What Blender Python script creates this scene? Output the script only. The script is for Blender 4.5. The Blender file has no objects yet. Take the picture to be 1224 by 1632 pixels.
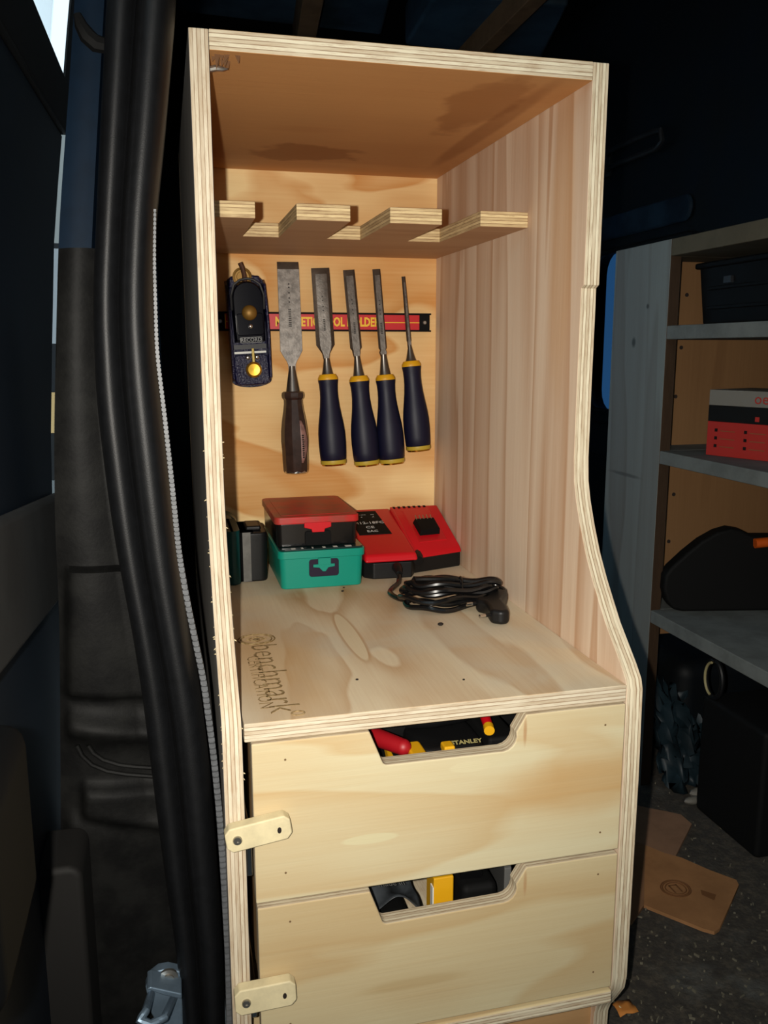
import bpy, bmesh, math, random
from mathutils import Vector, Matrix
import numpy as np

# ------------------------------------------------------------------ camera, world, lights, exposure
S = bpy.context.scene
C = S.collection
CAM_LOC = (-0.05204797, -1.37421051, 0.32645292)
RIGHT = Vector((0.97000367, -0.24308804, -0.00103775))
DOWN = Vector((-0.04565964, -0.17800114, -0.98297039))
FWD = Vector((0.23876363, 0.95353228, -0.18376107))
FPX = 1376.3705
cam_data = bpy.data.cameras.new('camera')
cam_data.sensor_fit = 'VERTICAL'
cam_data.sensor_height = 24.0
cam_data.lens = FPX / 1632.0 * 24.0
cam_data.clip_start = 0.02
cam = bpy.data.objects.new('camera', cam_data)
C.objects.link(cam)
up = -DOWN
cam.matrix_world = Matrix(((RIGHT.x, up.x, -FWD.x, CAM_LOC[0]),
                           (RIGHT.y, up.y, -FWD.y, CAM_LOC[1]),
                           (RIGHT.z, up.z, -FWD.z, CAM_LOC[2]),
                           (0, 0, 0, 1)))
S.camera = cam

world = bpy.data.worlds.new('world')
S.world = world
world.use_nodes = True
bgn = world.node_tree.nodes['Background']
bgn.inputs[0].default_value = (0.72, 0.90, 1.0, 1)
bgn.inputs[1].default_value = 1.3

# the phone's flash, beside its lens
fl = bpy.data.lights.new('phone_flash', 'SPOT')
fl.energy = 48.0
fl.color = (1.0, 0.945, 0.85)
fl.spot_size = math.radians(100)
fl.spot_blend = 1.0
fl.shadow_soft_size = 0.005
flo = bpy.data.objects.new('phone_flash', fl)
C.objects.link(flo)
flo.matrix_world = Matrix.Translation(-0.034 * RIGHT - 0.002 * DOWN) @ cam.matrix_world

S.view_settings.view_transform = 'Standard'
S.view_settings.look = 'None'
S.view_settings.exposure = 0.0
S.view_settings.gamma = 1.0
S.view_settings.use_curve_mapping = False

R = random.Random(7)
PI = math.pi


def at(px, py, ax, val):
    """measured direction of a photo point, met with the plane ax = val (metres)"""
    d = FWD + RIGHT * ((px - 612) / FPX) + DOWN * ((py - 816) / FPX)
    i = 'xyz'.index(ax)
    return Vector(CAM_LOC) + d * ((val - CAM_LOC[i]) / d[i])


# ------------------------------------------------------------------ node and material helpers
def lin(c):
    return tuple(((v / 255) / 12.92 if v / 255 <= 0.04045 else ((v / 255 + 0.055) / 1.055) ** 2.4) for v in c) + (1,)


class G:
    def __init__(self, name):
        self.m = bpy.data.materials.new(name)
        self.m.use_nodes = True
        self.t = self.m.node_tree
        self.b = self.t.nodes['Principled BSDF']

    def n(self, typ, ins=None, **props):
        nd = self.t.nodes.new('ShaderNode' + typ)
        for k, v in props.items():
            setattr(nd, k, v)
        for k, v in (ins or {}).items():
            self.set(nd.inputs[k], v)
        return nd

    def set(self, sock, v):
        if isinstance(v, bpy.types.NodeSocket):
            self.t.links.new(v, sock)
        else:
            sock.default_value = v

    def math(self, op, a, b=0.0, clamp=False):
        return self.n('Math', {0: a, 1: b}, operation=op, use_clamp=clamp).outputs[0]

    def mix(self, f, a, b, blend='MIX'):
        nd = self.n('Mix', None, data_type='RGBA', blend_type=blend)
        self.set(nd.inputs[0], f)
        self.set(nd.inputs[6], a)
        self.set(nd.inputs[7], b)
        return nd.outputs[2]

    def ramp(self, f, stops, interp='LINEAR'):
        nd = self.n('ValToRGB', {0: f})
        cr = nd.color_ramp
        cr.interpolation = interp
        while len(cr.elements) > 1:
            cr.elements.remove(cr.elements[-1])
        cr.elements[0].position = stops[0][0]
        cr.elements[0].color = stops[0][1]
        for p, c in stops[1:]:
            e = cr.elements.new(p)
            e.color = c
        return nd.outputs[0]

    def maprange(self, v, a, b, c=0.0, d=1.0, smooth=True):
        nd = self.n('MapRange', {0: v, 1: a, 2: b, 3: c, 4: d})
        if smooth:
            nd.interpolation_type = 'SMOOTHSTEP'
        return nd.outputs[0]

    def noise(self, vec, scale, detail=3.0, rough=0.55, dist=0.0):
        return self.n('TexNoise', {'Vector': vec, 'Scale': scale, 'Detail': detail, 'Roughness': rough, 'Distortion': dist}).outputs[0]

    def obj(self, off=(0, 0, 0), scale=(1, 1, 1)):
        tc = self.n('TexCoord').outputs['Object']
        a = self.n('VectorMath', {0: tc, 1: off}, operation='ADD').outputs[0]
        return self.n('VectorMath', {0: a, 1: scale}, operation='MULTIPLY').outputs[0], a

    def bump(self, h, strength=0.2, dist=0.001):
        bp = self.n('Bump', {'Strength': strength, 'Distance': dist, 'Height': h})
        self.t.links.new(bp.outputs[0], self.b.inputs['Normal'])


def plain(name, col, rough=0.5, metal=0.0, spec=0.5, vary=0.0, vscale=30, bump=0.0, bscale=200, coat=0.0, col2=None):
    g = G(name)
    c = lin(col)
    g.b.inputs['Base Color'].default_value = c
    g.b.inputs['Roughness'].default_value = rough
    g.b.inputs['Metallic'].default_value = metal
    g.b.inputs['Specular IOR Level'].default_value = spec
    if coat:
        g.b.inputs['Coat Weight'].default_value = coat
        g.b.inputs['Coat Roughness'].default_value = 0.08
    if vary or bump:
        v, raw = g.obj()
        if vary:
            f = g.noise(v, vscale, 5, 0.65)
            f = g.maprange(f, 0.35, 0.68)
            c2 = lin(col2) if col2 else tuple(x * (1 - vary) for x in c[:3]) + (1,)
            g.t.links.new(g.mix(f, c, c2), g.b.inputs['Base Color'])
        if bump:
            g.bump(g.noise(v, bscale, 3), bump, 0.002)
    return g.m


def ply(name, light, dark, gaxis, taxis, t0, t1, off=(0, 0, 0), along=1.2, across=9.0, rings=7.0, amt=0.8,
        edge_l=(226, 214, 186), edge_d=(156, 122, 86), masks=(), seed=0.0, layers=5, gray=None, rough=0.62, sharp=0.18):
    """plywood: rotary-cut face figure on the faces, glued plies on the edges"""
    g = G(name)
    sc = [across] * 3
    sc['xyz'.index(gaxis)] = along
    tc = g.n('TexCoord')
    raw = g.n('VectorMath', {0: tc.outputs['Object'], 1: off}, operation='ADD').outputs[0]
    sv = g.n('VectorMath', {0: raw, 1: tuple(sc)}, operation='MULTIPLY').outputs[0]
    sv = g.n('VectorMath', {0: sv, 1: (seed, seed * 1.7, seed * 0.6)}, operation='ADD').outputs[0]
    n1 = g.noise(sv, 1.0, 2.5, 0.5, 0.35)
    saw = g.math('FRACT', g.math('MULTIPLY', n1, rings))
    fig = g.ramp(saw, [(0.0, (0, 0, 0, 1)), (0.30, (0.15, 0.15, 0.15, 1)), (0.72, (0.75, 0.75, 0.75, 1)), (0.90, (1, 1, 1, 1)), (1.0, (0, 0, 0, 1))])
    n2 = g.maprange(g.noise(sv, 0.55, 3.0, 0.55), 0.5 - sharp, 0.5 + sharp)
    fine_sc = [260.0] * 3
    fine_sc['xyz'.index(gaxis)] = 7.0
    fv = g.n('VectorMath', {0: raw, 1: tuple(fine_sc)}, operation='MULTIPLY').outputs[0]
    fine = g.noise(fv, 1.0, 3, 0.6)
    f = g.math('ADD', g.math('MULTIPLY', fig, 0.55), g.math('MULTIPLY', n2, 0.45))
    f = g.math('ADD', g.math('MULTIPLY', f, amt), g.math('MULTIPLY', g.math('SUBTRACT', fine, 0.5), 0.35), True)
    col = g.mix(f, lin(light), lin(dark))
    if gray:
        gn = g.maprange(g.noise(raw, 5.5, 3, 0.6, 0.3), 0.42, 0.62)
        col = g.mix(g.math('MULTIPLY', gn, gray[1]), col, lin(gray[0]))
    for (cen, rad, colr, st, soft, wob) in masks:
        d = g.n('VectorMath', {0: raw, 1: cen}, operation='SUBTRACT').outputs[0]
        d = g.n('VectorMath', {0: d, 1: tuple(1.0 / r for r in rad)}, operation='MULTIPLY').outputs[0]
        ln = g.n('VectorMath', {0: d}, operation='LENGTH').outputs['Value']
        if wob:
            ln = g.math('ADD', ln, g.math('MULTIPLY', g.math('SUBTRACT', g.noise(raw, 18, 3), 0.5), wob))
        k = g.maprange(ln, 1.0 + soft, 1.0 - soft, 0.0, st)
        col = g.mix(k, col, lin(colr))
    # edges
    sep = g.n('SeparateXYZ', {0: raw}).outputs['xyz'.index(taxis)]
    q = g.maprange(sep, t0, t1, 0, 1, False)
    esc = [55.0] * 3
    esc['xyz'.index(taxis)] = 500.0
    ev = g.n('VectorMath', {0: raw, 1: tuple(esc)}, operation='MULTIPLY').outputs[0]
    en = g.noise(ev, 1.0, 4, 0.7)
    stops = []
    L, D = lin(edge_l), lin(edge_d)
    M = tuple((a * 0.62 + b * 0.38) for a, b in zip(L, D))
    K = lin((118, 84, 52))
    for i in range(layers):
        a = i / layers
        stops.append((a + 0.001, K if i else M))
        stops.append((a + 0.030, L if i % 2 else M))
        stops.append((a + 1.0 / layers - 0.03, L if i % 2 else M))
        stops.append((a + 1.0 / layers - 0.002, K if i < layers - 1 else M))
    ecol = g.ramp(q, stops)
    ecol = g.mix(g.maprange(en, 0.42, 0.75, 0, 0.55), ecol, D)
    ecol = g.mix(g.maprange(g.noise(ev, 0.35, 3), 0.45, 0.7, 0, 0.6), ecol, L)
    nz = g.n('SeparateXYZ', {0: tc.outputs['Normal']}).outputs['xyz'.index(taxis)]
    isedge = g.math('LESS_THAN', g.math('ABSOLUTE', nz), 0.6)
    col = g.mix(isedge, col, ecol)
    g.t.links.new(col, g.b.inputs['Base Color'])
    g.b.inputs['Roughness'].default_value = rough
    g.b.inputs['Specular IOR Level'].default_value = 0.25
    g.bump(g.math('ADD', fine, g.math('MULTIPLY', g.math('MULTIPLY', en, isedge), 1.2)), 0.35, 0.0006)
    return g.m


# ------------------------------------------------------------------ mesh helpers
class MB:
    def __init__(self):
        self.v, self.f, self.mi, self.cur = [], [], [], 0

    def add(self, vs, fs):
        o = len(self.v)
        self.v += [tuple(p) for p in vs]
        self.f += [tuple(i + o for i in f) for f in fs]
        self.mi += [self.cur] * len(fs)
        return self

    def box(self, x0, x1, y0, y1, z0, z1):
        vs = [(x, y, z) for z in (z0, z1) for y in (y0, y1) for x in (x0, x1)]
        return self.add(vs, [(0, 2, 3, 1), (4, 5, 7, 6), (0, 1, 5, 4), (2, 6, 7, 3), (0, 4, 6, 2), (1, 3, 7, 5)])

    def hexa(self, lo, hi):
        """8 corners: lo and hi are lists of 4 points, counter-clockwise seen from hi"""
        return self.add(list(lo) + list(hi), [(3, 2, 1, 0), (4, 5, 6, 7), (0, 1, 5, 4), (1, 2, 6, 5), (2, 3, 7, 6), (3, 0, 4, 7)])

    def prism(self, poly, ax, a0, a1):
        def P(u, w, a):
            return {'x': (a, u, w), 'y': (u, a, w), 'z': (u, w, a)}[ax]
        n = len(poly)
        vs = [P(u, w, a0) for u, w in poly] + [P(u, w, a1) for u, w in poly]
        fs = [tuple(range(n)), tuple(range(2 * n - 1, n - 1, -1))]
        fs += [(i, n + i, n + (i + 1) % n, (i + 1) % n) for i in range(n)]
        return self.add(vs, fs)

    def lathe(self, prof, n=24, cen=(0, 0, 0), ax='z', sx=1.0, sy=1.0):
        vs, fs = [], []
        for r, h in prof:
            for k in range(n):
                a = 2 * PI * k / n
                u, w = r * math.cos(a) * sx, r * math.sin(a) * sy
                p = {'z': (u, w, h), 'y': (u, h, w), 'x': (h, u, w)}[ax]
                vs.append((p[0] + cen[0], p[1] + cen[1], p[2] + cen[2]))
        for j in range(len(prof) - 1):
            for k in range(n):
                a, b = j * n + k, j * n + (k + 1) % n
                fs.append((a, b, b + n, a + n))
        fs.append(tuple(range(n - 1, -1, -1)))
        fs.append(tuple(range((len(prof) - 1) * n, len(prof) * n)))
        return self.add(vs, fs)

    def tube(self, pts, r, n=10, closed=False, rs=None):
        pts = [Vector(p) for p in pts]
        m = len(pts)
        vs, fs = [], []
        prev = None
        for i, p in enumerate(pts):
            if closed:
                t = pts[(i + 1) % m] - pts[i - 1]
            else:
                t = pts[min(i + 1, m - 1)] - pts[max(i - 1, 0)]
            t.normalize()
            if prev is None:
                prev = t.orthogonal().normalized()
            u = prev - t * prev.dot(t)
            if u.length < 1e-6:
                u = t.orthogonal()
            u.normalize()
            prev = u
            w = t.cross(u)
            rr = rs[i] if rs else r
            for k in range(n):
                a = 2 * PI * k / n
                vs.append(p + u * (rr * math.cos(a)) + w * (rr * math.sin(a)))
        for i in range(m if closed else m - 1):
            for k in range(n):
                a, b = i * n + k, i * n + (k + 1) % n
                c, d = ((i + 1) % m) * n + k, ((i + 1) % m) * n + (k + 1) % n
                fs.append((a, b, d, c))
        if not closed:
            fs.append(tuple(range(n - 1, -1, -1)))
            fs.append(tuple(range((m - 1) * n, m * n)))
        return self.add(vs, fs)

    def ball(self, c, r, n=16, m=10, s=(1, 1, 1)):
        vs, fs = [], []
        for j in range(m + 1):
            t = PI * j / m
            for k in range(n):
                a = 2 * PI * k / n
                vs.append((c[0] + r * s[0] * math.sin(t) * math.cos(a), c[1] + r * s[1] * math.sin(t) * math.sin(a), c[2] + r * s[2] * math.cos(t)))
        for j in range(m):
            for k in range(n):
                a, b = j * n + k, j * n + (k + 1) % n
                fs.append((a, a + n, b + n, b))
        return self.add(vs, fs)

    def grid(self, rows):
        """rows of points -> sheet"""
        n = len(rows[0])
        vs = [p for r in rows for p in r]
        fs = [(j * n + k, j * n + k + 1, (j + 1) * n + k + 1, (j + 1) * n + k) for j in range(len(rows) - 1) for k in range(n - 1)]
        return self.add(vs, fs)

    def build(self, name, mats, parent=None, bevel=0.0, seg=2, smooth=35, local=False, solid=0.0):
        off = Vector((0, 0, 0))
        if parent is not None and not local:
            off = world_loc(parent)
        me = bpy.data.meshes.new(name)
        me.from_pydata([tuple(Vector(p) - off) for p in self.v], [], self.f)
        if not isinstance(mats, (list, tuple)):
            mats = [mats]
        for m in mats:
            me.materials.append(m)
        bm = bmesh.new()
        bm.from_mesh(me)
        bmesh.ops.remove_doubles(bm, verts=bm.verts, dist=1e-6)
        bmesh.ops.recalc_face_normals(bm, faces=bm.faces)
        bm.to_mesh(me)
        bm.free()
        if len(mats) > 1 and len(me.polygons) == len(self.mi):
            for p, i in zip(me.polygons, self.mi):
                p.material_index = i
        if smooth:
            for p in me.polygons:
                p.use_smooth = True
            me.set_sharp_from_angle(angle=math.radians(smooth))
        o = bpy.data.objects.new(name, me)
        C.objects.link(o)
        if parent is not None:
            o.parent = parent
        if solid:
            md = o.modifiers.new('solid', 'SOLIDIFY')
            md.thickness = solid
        if bevel:
            md = o.modifiers.new('bevel', 'BEVEL')
            md.width = bevel
            md.segments = seg
            md.limit_method = 'ANGLE'
            md.angle_limit = math.radians(40)
            md.harden_normals = True
        return o


def world_loc(o):
    p = Vector((0, 0, 0))
    while o is not None:
        p = p + o.location
        o = o.parent
    return p


def thing(name, label, cat, loc, rot=(0, 0, 0), group=None):
    o = bpy.data.objects.new(name, None)
    o.empty_display_size = 0.03
    C.objects.link(o)
    o.location = loc
    o.rotation_euler = rot
    return tag(o, label, cat, group)


def tag(o, label=None, cat=None, group=None, kind=None):
    if label:
        o['label'] = label
    if cat:
        o['category'] = cat
    if group:
        o['group'] = group
    if kind:
        o['kind'] = kind
    return o


def struct(o):
    o['kind'] = 'structure'
    return o


def text(name, body, size, mat, parent, loc, rot, ext=0.0002, sx=1.0, bold=0.0, align='CENTER', local=False, shear=0.0, width=None):
    cu = bpy.data.curves.new(name, 'FONT')
    cu.body = body
    cu.size = size
    cu.extrude = ext
    cu.offset = bold
    cu.shear = shear
    cu.align_x = align
    cu.align_y = 'CENTER'
    cu.resolution_u = 2
    tmp = bpy.data.objects.new('tmp', cu)
    C.objects.link(tmp)
    dg = bpy.context.evaluated_depsgraph_get()
    me = bpy.data.meshes.new_from_object(tmp.evaluated_get(dg))
    bpy.data.objects.remove(tmp)
    bpy.data.curves.remove(cu)
    off = Vector((0, 0, 0)) if (local or parent is None) else world_loc(parent)
    from mathutils import Euler
    if width:
        xs_ = [v_.co.x for v_ in me.vertices]
        sx = width / (max(xs_) - min(xs_))
    M = Matrix.Translation(Vector(loc) - off) @ Euler(rot).to_matrix().to_4x4() @ Matrix.Diagonal((sx, 1, 1, 1))
    me.transform(M)
    me.name = name
    me.materials.clear()
    me.materials.append(mat)
    o = bpy.data.objects.new(name, me)
    C.objects.link(o)
    o.parent = parent
    return o


def rrect(x0, x1, z0, z1, r, n=4):
    pts = []
    for cx, cz, a0 in ((x1 - r, z1 - r, 0), (x0 + r, z1 - r, 90), (x0 + r, z0 + r, 180), (x1 - r, z0 + r, 270)):
        for k in range(n + 1):
            a = math.radians(a0 + 90 * k / n)
            pts.append((cx + r * math.cos(a), cz + r * math.sin(a)))
    return pts


def lerp_table(tab, y):
    if y <= tab[0][0]:
        return tab[0][1]
    for (a, u), (b, w) in zip(tab, tab[1:]):
        if y <= b:
            t = (y - a) / (b - a)
            return u + (w - u) * t
    return tab[-1][1]


def smooth_table(tab, y, h=45):
    return sum(lerp_table(tab, y + d) for d in (-h, -h / 2, 0, h / 2, h)) / 5


# ------------------------------------------------------------------ plain materials
M_navy = plain('navy_van_paint', (6, 22, 37), 0.6, 0, 0.08, 0.2, 40)
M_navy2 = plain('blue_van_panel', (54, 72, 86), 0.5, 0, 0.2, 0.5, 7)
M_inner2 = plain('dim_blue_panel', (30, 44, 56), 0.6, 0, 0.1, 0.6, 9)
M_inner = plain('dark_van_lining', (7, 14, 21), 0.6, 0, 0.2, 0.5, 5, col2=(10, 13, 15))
M_roof = plain('van_roof_paint', (8, 12, 16), 0.55, 0, 0.3, 0.4, 4)
M_blackpl = plain('black_plastic', (17, 17, 18), 0.45, 0, 0.35, 0.2, 60, 0.06, 500)
M_dustypl = plain('dusty_black_plastic', (8, 8, 8), 0.6, 0, 0.12, 0.9, 22, 0.1, 300, col2=(20, 20, 19))
M_rubber = plain('black_rubber', (14, 15, 17), 0.5, 0, 0.28, 0.3, 90, 0.10, 900)
M_gloss = plain('gloss_black', (14, 14, 15), 0.22, 0, 0.5)
M_teethm = plain('gray_edge_trim', (92, 94, 97), 0.5, 0, 0.4, 0.3, 120)
M_steel = plain('ground_steel', (128, 122, 116), 0.46, 0.7, 0.5, 0.38, 75, 0.14, 320)
M_darksteel = plain('bevel_steel', (82, 70, 60), 0.5, 0.5, 0.4, 0.3, 80)  # dark surroundings mirrored in the bevels, put into the colour
M_socket = plain('dark_socket_steel', (110, 104, 98), 0.3, 0.9, 0.5)
M_chrome = plain('chrome', (200, 198, 194), 0.18, 1.0)
M_zinc = plain('zinc_plated_steel', (120, 140, 158), 0.42, 0.6, 0.5, 0.25, 40)
M_brass = plain('brass', (205, 160, 60), 0.25, 1.0)
M_brassm = plain('matt_brass', (132, 98, 40), 0.5, 0.5)
M_navyh = plain('navy_rubber_grip', (12, 13, 38), 0.5, 0, 0.35)
M_yellow = plain('yellow_plastic', (214, 158, 18), 0.45, 0, 0.4)
M_yelldk = plain('worn_yellow', (186, 158, 52), 0.4, 0, 0.5)
M_smoke = plain('smoked_plastic', (58, 42, 36), 0.22, 0, 0.5, 0.35, 60)
M_pink = plain('worn_pink_label', (150, 112, 104), 0.5, 0, 0.4, 0.4, 160)
M_plane = plain('hammered_navy_paint', (10, 8, 50), 0.2, 0.0, 0.5, 0.3, 300, 0.9, 420)
M_planeb = plain('gloss_dark_navy', (3, 3, 13), 0.2, 0, 0.10)
M_dgray = plain('dark_gray_metal', (36, 36, 38), 0.5, 0.3)
M_bronze = plain('brown_lever', (86, 58, 44), 0.4, 0.5)
M_redgrip = plain('dull_red_grip', (150, 10, 22), 0.5)
M_red = plain('red_plastic', (198, 14, 28), 0.38, 0, 0.4)
M_redlid = plain('worn_red_lid', (188, 24, 26), 0.42, 0, 0.5, 0.45, 24, col2=(150, 60, 48))
M_teal = plain('teal_plastic', (12, 138, 118), 0.38, 0, 0.4)
M_tealdk = plain('dark_teal', (6, 62, 62), 0.45, 0, 0.4)
M_purple = plain('dark_purple_recess', (28, 14, 40), 0.6, 0, 0.3)
M_smokelid = plain('smoked_lid', (24, 44, 44), 0.2, 0, 0.5)
M_white = plain('off_white', (214, 214, 206), 0.5)
M_graypl = plain('gray_plastic', (96, 96, 94), 0.4)
M_magred = plain('label_red', (196, 18, 30), 0.45)
M_magyel = plain('label_yellow', (238, 190, 40), 0.5)
M_print = plain('white_print', (200, 200, 196), 0.6)
M_stamp = plain('brown_stamp_ink', (112, 88, 54), 0.8, 0, 0.1, 0.5, 220, col2=(160, 138, 100))
M_orange = plain('orange_plastic', (190, 80, 16), 0.45)
M_redor = plain('orange_red_card', (150, 26, 14), 0.6)
M_cardw = plain('white_card', (104, 100, 92), 0.65)
M_crate = plain('crate_black', (9, 9, 9), 0.6, 0, 0.12)
M_mark = plain('stamped_mark', (44, 40, 38), 0.7)
M_black = plain('matt_black', (6, 6, 6), 0.75, 0, 0.2)
M_card = plain('brown_cardboard', (158, 114, 76), 0.85, 0, 0.1, 0.22, 14)
M_cardink = plain('cardboard_ink', (112, 76, 48), 0.85, 0, 0.1)
M_carded = plain('cardboard_edge', (96, 66, 40), 0.9)
M_screw = plain('screw_steel', (170, 166, 158), 0.3, 0.9)
M_nail = plain('nail_head', (110, 84, 54), 0.6)
M_hole = plain('dark_hole', (30, 20, 14), 0.9)
M_sheet = plain('plastic_film', (28, 43, 50), 0.5, 0, 0.3, 0.6, 9, 0.3, 14)
M_outer = plain('outer_gray', (70, 72, 74), 0.9)  # for the ground and the added sky-blocking roof and walls
M_batten = plain('rough_batten', (110, 78, 52), 0.8, 0, 0.2, 0.3, 20)

W, H, T = 0.379, 0.593, 0.018
FLOOR = -0.45

# ------------------------------------------------------------------ the van: floor, roof, sides
gfl = G('van_floor_rubber')
v, raw = gfl.obj()
a = gfl.maprange(gfl.noise(v, 90, 6, 0.7), 0.4, 0.75)
b = gfl.maprange(gfl.noise(v, 5, 5, 0.65, 0.6), 0.50, 0.72)
c = gfl.mix(a, lin((50, 46, 41)), lin((84, 76, 64)))
c = gfl.mix(gfl.math('MULTIPLY', b, 0.55), c, lin((104, 106, 102)))
gfl.t.links.new(c, gfl.b.inputs['Base Color'])
gfl.b.inputs['Roughness'].default_value = 0.85
gfl.bump(gfl.noise(v, 160, 4), 0.5, 0.003)
struct(MB().box(-0.10, 1.25, -0.75, 2.0, FLOOR - 0.05, FLOOR).build('floor', gfl.m))
struct(MB().box(-0.10, 1.3, -0.62, 2.0, 1.3, 1.34).build('ceiling', M_roof))
struct(MB().box(-0.10, 1.3, 1.98, 2.04, FLOOR - 0.05, 1.34).build('wall_front', M_inner))
lw = MB().box(-0.10, -0.06, -0.42, 0.30, FLOOR - 0.05, 1.34).box(-0.10, -0.06, 1.15, 2.0, FLOOR - 0.05, 1.34)
lw.box(-0.10, -0.06, 0.30, 1.15, FLOOR - 0.05, 0.05).box(-0.10, -0.06, 0.30, 1.15, 0.78, 1.34)
struct(lw.build('wall_left', M_inner))
gl = G('fill_window_glass')
gl.b.inputs['Base Color'].default_value = (0.55, 0.80, 1.0, 1)
gl.b.inputs['Transmission Weight'].default_value = 1.0
gl.b.inputs['Roughness'].default_value = 0.0
gl.b.inputs['IOR'].default_value = 1.02
struct(MB().box(-0.084, -0.078, 0.295, 1.155, 0.045, 0.785).build('fill_window', gl.m))  # unseen window, added so sky light reaches the shaded shelving plank
# right side with a rounded window opening
wy0, wy1, wz0, wz1 = 0.50, 1.045, 0.150, 0.606
wr = MB()
wr.box(1.2, 1.24, -0.70, wy0, FLOOR - 0.05, 1.34)
wr.box(1.2, 1.24, wy1, 2.0, FLOOR - 0.05, 1.34)
wr.box(1.2, 1.24, wy0, wy1, FLOOR - 0.05, wz0)
wr.box(1.2, 1.24, wy0, wy1, wz1, 1.34)
outer_r = rrect(wy0, wy1, wz0, wz1, 0.002)
inner_r = rrect(wy0, wy1, wz0, wz1, 0.06)
n = len(inner_r)
wr.add([(x, p[0], p[1]) for x in (1.2, 1.24) for ring in (outer_r, inner_r) for p in ring],
       [(i, (i + 1) % n, n + (i + 1) % n, n + i) for i in range(n)] +
       [(2 * n + i, 3 * n + i, 3 * n + (i + 1) % n, 2 * n + (i + 1) % n) for i in range(n)] +
       [(n + i, n + (i + 1) % n, 3 * n + (i + 1) % n, 3 * n + i) for i in range(n)])
wr = struct(wr.build('wall_right', M_inner))
gt = G('blue_privacy_glass')
gt.b.inputs['Base Color'].default_value = (0.013, 0.046, 0.108, 1)
gt.b.inputs['Transmission Weight'].default_value = 1.0
gt.b.inputs['Roughness'].default_value = 0.0
gt.b.inputs['IOR'].default_value = 1.02
win = struct(MB().prism(rrect(wy0 - 0.005, wy1 + 0.005, wz0 - 0.005, wz1 + 0.005, 0.06), 'x', 1.216, 1.222).build('window_1', gt.m))
fr = MB()
rows = [[(1.198, p[0], p[1]) for p in rrect(wy0 + 0.001, wy1 - 0.001, wz0 + 0.001, wz1 - 0.001, 0.06, 6)]]
fr.tube([p for p in rows[0]], 0.008, 8, True)
fr.build('window_seal', M_rubber, win)
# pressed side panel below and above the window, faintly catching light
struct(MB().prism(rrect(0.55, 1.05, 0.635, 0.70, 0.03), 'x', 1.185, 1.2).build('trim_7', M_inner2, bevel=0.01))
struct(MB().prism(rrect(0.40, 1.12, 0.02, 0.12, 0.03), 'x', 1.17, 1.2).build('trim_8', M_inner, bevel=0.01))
# roof lining patches, roof bows and wooden battens
struct(MB().prism([(0.64, 0.86), (0.99, 0.84), (1.10, 1.26), (0.66, 1.22)], 'z', 1.19, 1.3).build('trim_5', M_navy2, bevel=0.01))
struct(MB().prism([(-0.15, 0.55), (0.5, 0.60), (0.6, 1.25), (-0.15, 1.2)], 'z', 1.22, 1.3).build('trim_6', M_navy2, bevel=0.01))
for k, (p0, p1, wd) in enumerate((((0.832, 0.60), (0.846, 1.36), 0.044), ((0.30, 0.55), (0.366, 1.25), 0.05))):
    d = Vector((p1[0] - p0[0], p1[1] - p0[1])).normalized()
    nn = Vector((-d.y, d.x)) * wd * 0.5
    poly = [(p0[0] - nn.x, p0[1] - nn.y), (p0[0] + nn.x, p0[1] + nn.y), (p1[0] + nn.x, p1[1] + nn.y), (p1[0] - nn.x, p1[1] - nn.y)]
    o = MB().prism(poly, 'z', 1.13, 1.15 + 0.15).build('roof_batten', M_batten, bevel=0.003)
    tag(o, ('brown wooden batten crossing the van roof above the tool cabinet, lit more brightly',
            'dim wooden batten under the van roof above the cabinet corner by the door seal')[k], 'batten', 'wooden battens under the van roof')
hd = thing('grab_handle', 'thin grey looped grab handle on the dark van side wall', 'handle', (1.199, 0.80, 0.80))
MB().tube([(1.198, 0.98, 0.868), (1.172, 0.955, 0.868), (1.165, 0.94, 0.868), (1.165, 0.70, 0.866), (1.165, 0.665, 0.862), (1.165, 0.655, 0.835),
           (1.165, 0.68, 0.822), (1.165, 0.90, 0.824), (1.172, 0.955, 0.824), (1.198, 0.98, 0.826)], 0.007, 8).build('loop', M_dgray, hd)
for yy in (0.98,):
    MB().box(1.190, 1.2, yy - 0.012, yy + 0.012, 0.81, 0.885).build('mount', M_dgray, hd, bevel=0.002)

# ------------------------------------------------------------------ unseen shelter, added to keep sky light off the cabinet
struct(MB().box(-2.2, 2.6, -3.6, 0.4, -1.1, -1.05).build('ground', M_outer))
struct(MB().box(-0.6, 2.6, -3.6, 0.2, 2.2, 2.25).build('sky_block_roof', M_outer))
struct(MB().box(-2.2, 2.6, -3.65, -3.6, -1.1, 1.55).build('sky_block_back', M_outer))  # kept low so a strip of sky gives cold fill from behind
struct(MB().box(2.6, 2.65, -3.65, 0.4, -1.1, 2.25).build('sky_block_right', M_outer))
struct(MB().box(1.24, 2.6, -0.12, 0.0, -1.1, 2.25).build('sky_block_front', M_outer))

# neighbouring house seen through the slit beside the open door
nb = thing('neighbour_house', 'white, black and timber house front glimpsed through the slit beside the open van door', 'house', (-0.9, 3.2, -1.1))
zt = [at(95, y, 'y', 3.1).z for y in (182, 388, 396, 548, 625, 690, 765, 880, 918, 1010)]
bands = [((150, 150, 146), 0, 1), ((16, 16, 18), 1, 2), ((160, 162, 164), 2, 3), ((14, 16, 20), 3, 4), ((206, 168, 112), 4, 5), ((12, 12, 14), 5, 6), ((110, 112, 112), 6, 7), ((190, 190, 190), 7, 8), ((12, 12, 12), 8, 9)]
for k, (col, i0, i1) in enumerate(bands):
    MB().box(-2.0, 0.2, 3.1, 3.2, zt[i1], zt[i0]).build('cladding_board', plain('cladding_%d' % k, col, 0.8), nb, bevel=0.003)

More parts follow.
